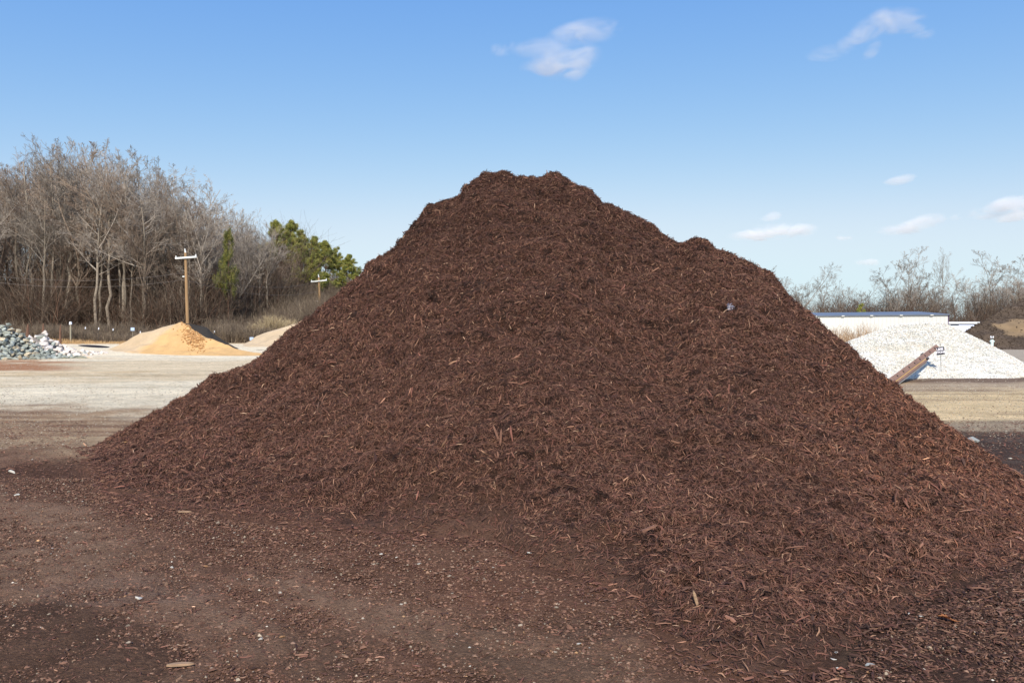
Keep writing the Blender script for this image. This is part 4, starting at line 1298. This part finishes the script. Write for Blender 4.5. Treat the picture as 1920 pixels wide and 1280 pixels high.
def far_shed():
    """low structure beyond the building's end: white roof edge over a dark opening, white sheets lying in front"""
    Y = 93.0
    a = pt(1770, 604, Y); b = pt(1850, 603, Y)
    g = float(gz(a.x, Y))
    root = empty("open_shed", (a.x, Y, g))
    X0, X1 = -1.0, b.x - a.x + 3
    H = a.z - g
    bm = bmesh.new(); box_bm(bm, X0, X1, 0, 7.0, H - 0.16, H + 0.02); box_bm(bm, X0 - 0.1, X1 + 0.1, -0.12, -0.004, H - 0.20, H + 0.05); bm_obj("roof", bm, M_WHT, root)
    M_TEAL = simple_mat("dark_teal_wall", lin(52, 66, 74), var=0.1)
    bm = bmesh.new(); box_bm(bm, X0, X1, 5.0, 5.2, -0.1, H - 0.17); bm_obj("back_wall", bm, M_TEAL, root)
    for x in np.linspace(X0 + 0.2, X1 - 0.4, 4):
        bm = bmesh.new(); box_bm(bm, x, x + 0.15, 0.1, 0.25, -0.1, H - 0.17); bm_obj("post", bm, M_TEAL, root)
    tag(root, "distant open shed with a thin white roof edge and dark interior", "shed")
    # white sheets on low sloping frames in front
    lab = ["leftmost white sheet on a low sloping frame before the open shed", "middle white sheet on a low sloping frame before the open shed", "rightmost white sheet on a low sloping frame before the open shed"]
    for i, (px0, px1, py0, py1) in enumerate(((1776, 1800, 618, 610), (1792, 1824, 621, 609), (1812, 1838, 617, 610))):
        Yn, Yf = 82.0 + i * 1.0, 89.0
        r = empty("covered_frame", gp((px0 + px1) / 2, Yn)); o0 = r.location
        q = [pt(px0 - 8, py0 + 5, Yn), pt(px0 + 18, py0 + 5, Yn), pt(px1 + 2, py1, Yf), pt(px0 + 6, py1, Yf)]
        bm = bmesh.new()
        t = [bm.verts.new(p - o0) for p in q]; bt = [bm.verts.new(p - o0 - Vector((0, 0, 0.12))) for p in q]
        bm.faces.new(t); bm.faces.new(bt[::-1])
        for k in range(4): bm.faces.new((t[k], bt[k], bt[(k + 1) % 4], t[(k + 1) % 4]))
        bm_obj("sheet", bm, M_WHT, r)
        for p in q:
            g = float(gz(p.x, p.y)); h = p.z - g - 0.13
            if h > 0.05:
                bm = bmesh.new(); s = p - o0; box_bm(bm, s.x - 0.05, s.x + 0.05, s.y - 0.05, s.y + 0.05, g - o0.z - 0.05, s.z - 0.125); bm_obj("leg", bm, M_DARK, r)
        tag(r, lab[i], "covered frame", "white sheets before the open shed")


far_shed()

# pale hydrant in front of the distant heap
b = gp(1860, 60); b.z = 0
root = empty("hydrant", b)
M_HYD = simple_mat("pale_green_white_paint", lin(206, 222, 218), var=0.05)
H = CAM_Z - 6 / F * 60
bm = bmesh.new(); cyl_bm(bm, (0, 0, -0.05), (0, 0, H - 0.22), 0.11, 0.11, 12); cyl_bm(bm, (-0.18, 0, H - 0.38), (0.18, 0, H - 0.38), 0.06, 0.06, 10); bm_obj("barrel", bm, M_HYD, root)
bm = bmesh.new(); cyl_bm(bm, (0, 0, H - 0.22), (0, 0, H - 0.06), 0.05, 0.05, 8); bm_obj("stem", bm, M_DARK, root)
bm = bmesh.new(); cyl_bm(bm, (-0.09, 0, H - 0.06), (-0.10, 0, H + 0.06), 0.05, 0.04, 8); cyl_bm(bm, (0.09, 0, H - 0.06), (0.10, 0, H + 0.04), 0.05, 0.04, 8); box_bm(bm, -0.12, 0.12, -0.04, 0.04, H - 0.1, H - 0.05); bm_obj("valve_handle", bm, M_WHT, root)
tag(root, "small pale standpipe with a white handle behind the right slope of the white stones", "standpipe")

# ------------------------------------------------------------------ rusty steel beam leaning against the white pile
M_RUST = simple_mat("rusty_brown_steel", lin(134, 106, 92), var=0.18, scale=3.0, rough=0.75, bump=0.004, bscale=20)
M_SIDE = simple_mat("shaded_side_steel", lin(132, 126, 122), var=0.1, scale=3.0, rough=0.7)  # grey of the beam's shaded side, its shade put into the colour
M_EDGE = simple_mat("yellowish_edge", lin(206, 166, 104), var=0.12, scale=4.0)


def beam():
    A = pt(1662, 727, 23.6); A.z = 0.05
    B = pt(1757, 650, 28.4)
    root = empty("steel_beam", A)
    ax = (B - A); Ln = ax.length; ax = ax.normalized()
    n = (Vector((0, 0, CAM_Z)) - (A + B) / 2).normalized()
    n = (n - ax * n.dot(ax)).normalized()          # face toward the yard
    s = ax.cross(n)                                 # across, down to the right
    if s.z > 0: s = -s
    Mx = Matrix(((ax.x, s.x, n.x, 0), (ax.y, s.y, n.y, 0), (ax.z, s.z, n.z, 0), (0, 0, 0, 1)))
    bm = bmesh.new(); box_bm(bm, 0, Ln, -0.09, 0.09, -0.05, 0.05, Mx); bm_obj("rail", bm, M_RUST, root, bevel=0.01)
    L2 = Ln * 0.70
    bm = bmesh.new(); box_bm(bm, -0.1, L2, 0.093, 0.19, -0.26, 0.03, Mx); bm_obj("channel", bm, M_RUST, root, bevel=0.01)
    bm = bmesh.new(); box_bm(bm, 0.0, L2 - 0.1, 0.193, 0.24, -0.42, -0.03, Mx); bm_obj("side_plate", bm, M_SIDE, root)
    bm = bmesh.new(); box_bm(bm, 0.1, L2 - 0.15, 0.095, 0.115, 0.033, 0.05, Mx); bm_obj("edge_strip", bm, M_EDGE, root)
    bm = bmesh.new(); box_bm(bm, L2 - 0.12, L2 + 0.06, 0.093, 0.18, 0.032, 0.09, Mx); box_bm(bm, L2 - 0.05, L2 + 0.04, -0.13, -0.093, -0.03, 0.07, Mx); bm_obj("bracket", bm, M_DARK, root)
    for i in range(9):
        c = Mx @ Vector((Ln * (0.06 + 0.107 * i), 0.0, 0.05))
        bm = bmesh.new(); cyl_bm(bm, c - n * 0.01, c + n * 0.02, 0.035, 0.035, 8); bm_obj("bolt", bm, M_DARK, root)
    tag(root, "rusty bolted steel beam leaning from the mulch pile's foot against the white stones", "steel beam")


beam()


# ------------------------------------------------------------------ sign stuck in the white stones
def font_glyph_mesh(text, size, mat, name, parent, M4):
    cu = bpy.data.curves.new(name, 'FONT'); cu.body = text; cu.size = size
    cu.align_x = 'CENTER'; cu.align_y = 'CENTER'; cu.extrude = 0.002; cu.offset = 0.004
    tmp = bpy.data.objects.new(name, cu); COL.objects.link(tmp)
    dg = bpy.context.evaluated_depsgraph_get()
    me = bpy.data.meshes.new_from_object(tmp.evaluated_get(dg))
    bpy.data.objects.remove(tmp)
    me.transform(M4); me.materials.clear(); me.materials.append(mat)
    return link(name, me, parent)


M_BLK = simple_mat("black_sign_board", lin(40, 38, 46), var=0.1, rough=0.5)
M_LET = simple_mat("white_lettering", lin(236, 234, 244), var=0.04, rough=0.6)
M_WIREP = simple_mat("thin_grey_rod", lin(120, 118, 116), var=0.1)
base, _n = white.at(1765, 697)
root = empty("yard_sign", base)
Yb = base.y
cz = CAM_Z + (HZ - 657.5) / F * Yb - base.z
cxw = (1762.5 - CX) / F * Yb - base.x
RZ = Matrix.Rotation(math.radians(-6), 4, 'Z')
bm = bmesh.new(); cyl_bm(bm, (0, 0, -0.25), (cxw, 0, cz + 0.26), 0.008, 0.008, 6); bm_obj("rod", bm, M_WIREP, root)
Ms = Matrix.Translation((cxw, -0.03, cz)) @ RZ @ Matrix.Rotation(math.radians(-7), 4, 'Y')
hw = 0.145
bm = bmesh.new(); box_bm(bm, -hw, hw, -0.008, 0.008, -hw, hw, Ms); pn = bm_obj("board", bm, M_BLK, root, bevel=0.003)
Mt = Ms @ Matrix.Translation((0, -0.011, 0)) @ Matrix.Rotation(math.radians(90), 4, 'X')
font_glyph_mesh("LIME", 0.125, M_LET, "lettering", pn, Mt @ Matrix.Translation((-0.02, 0.06, 0)))
font_glyph_mesh("STONE", 0.108, M_LET, "lettering", pn, Mt @ Matrix.Translation((0, -0.055, 0)))
tag(root, "small square black sign with white hand lettering on a thin rod in the white stones", "sign")

# ------------------------------------------------------------------ single things lying about
M_STICK = simple_mat("pale_split_wood", lin(150, 122, 96), var=0.3, scale=14, stretch=(1, 8, 8))
M_STK2 = simple_mat("reddish_split_wood", lin(118, 84, 68), var=0.3, scale=14, stretch=(1, 8, 8))


def slab(name, c, axis, nrm, L, W, T, mat, lab, cat):
    axis = Vector(axis).normalized(); nrm = Vector(nrm); nrm = (nrm - axis * nrm.dot(axis)).normalized(); s = nrm.cross(axis)
    bm = bmesh.new()
    st = [(-0.5, 0.35), (-0.3, 0.9), (0.05, 1.0), (0.32, 0.8), (0.5, 0.15)]
    rings = []
    for t, w in st:
        ww = W * w * 0.5; th = T * 0.5 * (0.6 + 0.4 * w); cc = axis * L * t + nrm * (0.06 * L * (0.25 - t * t))
        rings.append([bm.verts.new(cc + s * a * ww + nrm * b_ * th) for a, b_ in ((-1, -1), (1, -0.8), (0.85, 1), (-0.7, 0.9))])
    for r1, r2 in zip(rings, rings[1:]):
        for k in range(4): bm.faces.new((r1[k], r1[(k + 1) % 4], r2[(k + 1) % 4], r2[k]))
    bm.faces.new(rings[0][::-1]); bm.faces.new(rings[-1])
    o = bm_obj(name, bm, mat); o.location = c
    tag(o, lab, cat)
    return o


def on_mulch(px, py, lift=0.02):
    p_, n_ = mulch.at(px, py); return p_ + n_ * lift, n_


c, nn_ = on_mulch(1306, 1136, 0.045)
slab("wood_splinter", c, (-0.25, 0.15, 0.95), (0, -1, 0.3), 0.095, 0.022, 0.01, M_STICK, "pale upright wood splinter at the near foot of the mulch pile", "wood splinter")
c, nn_ = on_mulch(937, 818, 0.05)
slab("wood_splinter", c, (-0.35, 0.1, 0.9), (0, -1, 0.5), 0.18, 0.026, 0.014, M_STK2, "left one of two crossed reddish splinters in the pile's middle", "wood splinter")
c, nn_ = on_mulch(946, 822, 0.05)
slab("wood_splinter", c, (0.05, 0.1, 0.95), (0, -1, 0.5), 0.16, 0.024, 0.014, M_STK2, "right one of two crossed reddish splinters in the pile's middle", "wood splinter")
c, nn_ = on_mulch(1210, 1000, 0.02)
slab("bark_strip", c, (0.9, 0.1, 0.35), nn_, 0.19, 0.03, 0.015, M_STK2, "long brown bark strip low on the mulch slope right of centre", "bark strip")


def ground_at(px, py, lift=0.01):
    Y = CAM_Z * F / (py - HZ); X = (px - CX) / F * Y
    z = 0.018 * float(fbm(np.array(X / 2.3), np.array(Y / 2.3), 3, 4))
    return Vector((X, Y, z + lift))


c = ground_at(335, 1250, 0.015)
slab("wood_splinter", c, (1, 0.1, 0.02), (0, 0, 1), 0.13, 0.028, 0.012, M_STICK, "flat pale wood splinter on the dirt near the bottom edge", "wood splinter")
c = ground_at(345, 962, 0.012)
slab("wood_splinter", c, (1, 0.05, 0.0), (0, 0, 1), 0.12, 0.02, 0.012, M_STICK, "thin pale sliver on the dirt just off the pile's left foot", "wood splinter")
M_PEB_W = simple_mat("white_pebble", lin(186, 180, 168), var=0.06, scale=20)
M_PEB_O = simple_mat("orange_pebble", lin(166, 124, 84), var=0.1, scale=20)
M_PEB_G = simple_mat("grey_pebble", lin(150, 150, 144), var=0.08, scale=20)
peb = [(1562, 1240, 0.021, M_PEB_W, 1), (1571, 1228, 0.015, M_PEB_W, 0), (1634, 1254, 0.020, M_PEB_G, 1), (1573, 1258, 0.011, M_PEB_W, 0), (1604, 1264, 0.012, M_PEB_O, 0), (1632, 1266, 0.013, M_PEB_O, 0),
       (1823, 830, 0.11, M_PEB_G, 1), (1896, 862, 0.03, M_PEB_W, 0), (238, 832, 0.05, M_PEB_O, 1), (22, 887, 0.05, M_PEB_W, 1), (384, 1062, 0.018, M_PEB_O, 1), (527, 1196, 0.013, M_PEB_O, 1), (320, 1064, 0.017, M_PEB_W, 0),
       (258, 1122, 0.022, M_PEB_W, 1), (72, 1177, 0.009, M_PEB_W, 0), (714, 1041, 0.014, M_PEB_W, 0), (743, 1047, 0.012, M_PEB_W, 0), (784, 1059, 0.016, M_PEB_W, 0), (996, 1037, 0.018, M_PEB_W, 1), (1197, 1148, 0.014, M_PEB_O, 1),
       (1086, 1210, 0.014, M_PEB_W, 0), (880, 1215, 0.010, M_PEB_W, 0), (96, 1030, 0.014, M_PEB_W, 0), (240, 1222, 0.010, M_PEB_W, 0), (30, 930, 0.03, M_PEB_W, 0), (1700, 1150, 0.012, M_PEB_W, 0), (1706, 1157, 0.013, M_PEB_W, 0), (1730, 1161, 0.014, M_PEB_W, 0)]
lab_p = {(1562, 1240): "largest white stone near the bottom edge right of centre", (1634, 1254): "square grey stone near the bottom edge right of centre", (1823, 830): "smooth pale grey rock on black dirt beside the pile's right foot",
         (238, 832): "orange stone on the left foot of the mulch pile", (22, 887): "flat pale stone on the dirt at the left edge", (384, 1062): "orange stone on the brown dirt left of centre",
         (527, 1196): "small cubic orange stone near the bottom edge left of centre", (258, 1122): "flat greyish white stone on the left foreground dirt", (996, 1037): "white stone at the lower edge of the mulch in the middle",
         (1197, 1148): "orange stone at the near foot of the pile right of centre"}
for i, (px, py, r, m, u_) in enumerate(peb):
    me = rocks_g[i % 9].copy(); me.materials[0] = m
    o = bpy.data.objects.new("loose_stone", me); COL.objects.link(o)
    if near_mulch(px, py) < 0 and not (px > 1750 and py < 900):
        p_, n_ = on_mulch(px, py, r * 0.5); o.location = p_
    else:
        o.location = ground_at(px, py, r * 0.35)
    if (px, py) not in lab_p: r *= 0.75
    o.scale = (r * 1.5, r, r * 0.75); o.rotation_euler = (random.uniform(-0.2, 0.2), random.uniform(-0.2, 0.2), random.uniform(-0.6, 0.6))
    if (px, py) in lab_p: tag(o, lab_p[(px, py)], "stone")
    else: tag(o, "small pale pebble on the mulch-stained foreground dirt", "pebble", "small pale pebbles on the foreground dirt")


# crumpled white plastic scrap on the upper right face
def scrap():
    c, n_ = on_mulch(1375, 581, 0.05)
    bm = bmesh.new()
    N = 9
    g = [[bm.verts.new(((i / (N - 1) - 0.5) * 0.10 + random.gauss(0, 0.006), random.gauss(0, 0.018), (j / (N - 1) - 0.5) * 0.085 + random.gauss(0, 0.006))) for j in range(N)] for i in range(N)]
    for i in range(N - 1):
        for j in range(N - 1):
            if (i in (0, N - 2)) and (j in (0, N - 2)): continue
            bm.faces.new((g[i][j], g[i + 1][j], g[i + 1][j + 1], g[i][j + 1]))
    for v in [v for v in bm.verts if not v.link_faces]: bm.verts.remove(v)
    bmesh.ops.solidify(bm, geom=list(bm.faces), thickness=0.003)
    o = bm_obj("plastic_scrap", bm, simple_mat("crumpled_film", lin(206, 204, 214), var=0.3, scale=30, rough=0.35, spec=0.5))
    o.location = c; o.rotation_euler = (-0.5, 0.5, 0.1)
    tag(o, "crumpled whitish plastic scrap high on the right face of the mulch pile", "plastic scrap")


scrap()


def oak_leaf():
    c, n_ = on_mulch(1782, 1171, 0.02)
    if near_mulch(1782, 1171) > 0: c = ground_at(1782, 1171, 0.02)
    out = [(0, -1), (0.12, -0.75), (0.4, -0.7), (0.22, -0.45), (0.62, -0.3), (0.3, -0.1), (0.75, 0.15), (0.34, 0.28), (0.5, 0.62), (0.2, 0.6), (0, 1.0)]
    pts = out + [(-x, y) for x, y in out[-2:0:-1]]
    bm = bmesh.new()
    top = [bm.verts.new((x * 0.055, y * 0.06, 0.012 * (abs(x) * 1.2) + 0.006 * math.sin(y * 4))) for x, y in pts]
    mid = bm.verts.new((0, 0, 0))
    for i in range(len(top)): bm.faces.new((top[i], top[(i + 1) % len(top)], mid))
    bmesh.ops.solidify(bm, geom=list(bm.faces), thickness=0.0012)
    o = bm_obj("oak_leaf", bm, simple_mat("dead_leaf", lin(190, 128, 82), var=0.2, scale=40))
    o.location = c; o.rotation_euler = (0.25, 0.1, 1.3)
    tag(o, "curled orange brown lobed leaf lying on dark litter at lower right", "leaf")


oak_leaf()


# ------------------------------------------------------------------ clouds: real thin volumes a long way off
def cloud_mat(name, dens, aniso=-0.35, nscale=0.012, hard=1.0, base=0.05, amp=4.2):
    m = bpy.data.materials.new(name); m.use_nodes = True
    n = m.node_tree.nodes; l = m.node_tree.links
    n.clear()
    out = n.new("ShaderNodeOutputMaterial"); pv = n.new("ShaderNodeVolumePrincipled")
    pv.inputs["Color"].default_value = (1, 1, 1, 1); pv.inputs["Anisotropy"].default_value = aniso
    tc = n.new("ShaderNodeTexCoord"); ge = n.new("ShaderNodeNewGeometry")
    ln = n.new("ShaderNodeVectorMath"); ln.operation = 'LENGTH'; l.new(tc.outputs["Object"], ln.inputs[0])
    nz = n.new("ShaderNodeTexNoise"); nz.inputs["Scale"].default_value = nscale; nz.inputs["Detail"].default_value = 6; nz.inputs["Roughness"].default_value = 0.65
    nz.inputs["Distortion"].default_value = 0.8
    mp = n.new("ShaderNodeMapping"); mp.inputs["Rotation"].default_value = (0, math.radians(18), 0); mp.inputs["Scale"].default_value = (0.55, 0.8, 1.5)
    l.new(ge.outputs["Position"], mp.inputs[0]); l.new(mp.outputs[0], nz.inputs["Vector"])
    a = n.new("ShaderNodeMath"); a.operation = 'MULTIPLY_ADD'; a.inputs[1].default_value = amp; a.inputs[2].default_value = -amp / 2 + base
    l.new(nz.outputs[0], a.inputs[0])
    fo = n.new("ShaderNodeMath"); fo.operation = 'SUBTRACT'; fo.inputs[0].default_value = 0.85; l.new(ln.outputs["Value"], fo.inputs[1])
    s = n.new("ShaderNodeMath"); s.operation = 'ADD'; l.new(a.outputs[0], s.inputs[0]); l.new(fo.outputs[0], s.inputs[1])
    # keep the rim empty so that no hull edge shows
    rim = n.new("ShaderNodeMapRange"); rim.inputs[1].default_value = 1.0; rim.inputs[2].default_value = 0.7; rim.inputs[3].default_value = 0; rim.inputs[4].default_value = 1
    l.new(ln.outputs["Value"], rim.inputs[0])
    mr = n.new("ShaderNodeMapRange"); mr.inputs[1].default_value = 0.0; mr.inputs[2].default_value = 0.5 / hard; mr.inputs[3].default_value = 0; mr.inputs[4].default_value = dens
    l.new(s.outputs[0], mr.inputs[0])
    mu = n.new("ShaderNodeMath"); mu.operation = 'MULTIPLY'; l.new(mr.outputs[0], mu.inputs[0]); l.new(rim.outputs[0], mu.inputs[1])
    l.new(mu.outputs[0], pv.inputs["Density"]); l.new(pv.outputs[0], out.inputs["Volume"])
    return m


C_WISP = cloud_mat("thin_cloud", 0.0085, nscale=0.024, hard=0.5, base=0.25, amp=6.5)
C_PUFF = cloud_mat("low_cloud", 0.011, nscale=0.013, hard=1.2)
bm = bmesh.new(); bmesh.ops.create_icosphere(bm, subdivisions=3, radius=1.0)
sph = {}
for m in (C_WISP, C_PUFF):
    me = bpy.data.meshes.new("puff"); bm.to_mesh(me); me.materials.append(m); sph[m.name] = me
bm.free()


def cloud(puffs, D, mat, lab):
    cxp = sum(q[0] for q in puffs) / len(puffs); cyp = sum(q[1] for q in puffs) / len(puffs)
    c = pt(cxp, cyp, D)
    root = empty("cloud", c)
    for (px, py, rx, ry, ang) in puffs:
        o = link("puff", sph[mat.name], root)
        o.location = pt(px, py, D + random.uniform(-20, 20)) - c
        o.scale = (rx / F * D, (rx * 0.4 + ry * 0.6) / F * D, ry / F * D)
        o.rotation_euler = (0, -math.radians(ang), 0)
    tag(root, lab, "cloud")


cloud([(955, 95, 52, 13, 4), (1010, 92, 52, 18, 8), (1060, 72, 55, 24, 22), (1110, 60, 62, 24, 4), (1060, 115, 75, 32, 12), (1085, 122, 45, 26, 50), (1030, 130, 60, 24, 0)], 1500, C_WISP, "wispy white cloud high above the peak of the mulch pile")
cloud([(1545, 103, 42, 18, 8), (1590, 82, 50, 20, 35), (1630, 55, 48, 26, 30), (1680, 42, 60, 26, -6), (1715, 58, 38, 16, -25), (1632, 98, 26, 14, 50)], 1500, C_WISP, "wispy hooked cloud in the upper right of the sky")
cloud([(1420, 441, 66, 13, 4), (1455, 434, 66, 19, 2), (1490, 432, 48, 19, 0)], 2600, C_PUFF, "flat bottomed white cloud just right of the pile's second hump")
cloud([(1445, 407, 24, 11, 10)], 2600, C_PUFF, "tiny cloud right above the flat bottomed white cloud")
cloud([(1672, 431, 55, 12, 2), (1715, 424, 55, 15, 8), (1745, 412, 48, 13, 5), (1788, 408, 18, 10, 0)], 2600, C_PUFF, "long pale cloud above the tallest tree of the right tree line")
cloud([(1860, 393, 52, 20, 12), (1900, 386, 50, 22, 5), (1895, 408, 45, 11, 4)], 2600, C_PUFF, "rounded white cloud cut by the right edge of the photo")
cloud([(1686, 338, 34, 11, 8)], 2600, C_PUFF, "small faint cloud above the long pale cloud at right")
cloud([(1578, 446, 30, 7, 0)], 2600, C_PUFF, "smallest thin cloud between the flat cloud and the long pale cloud")
cloud([(1632, 489, 40, 10, 4)], 2600, C_PUFF, "faint low cloud just left of the tallest tree at right")
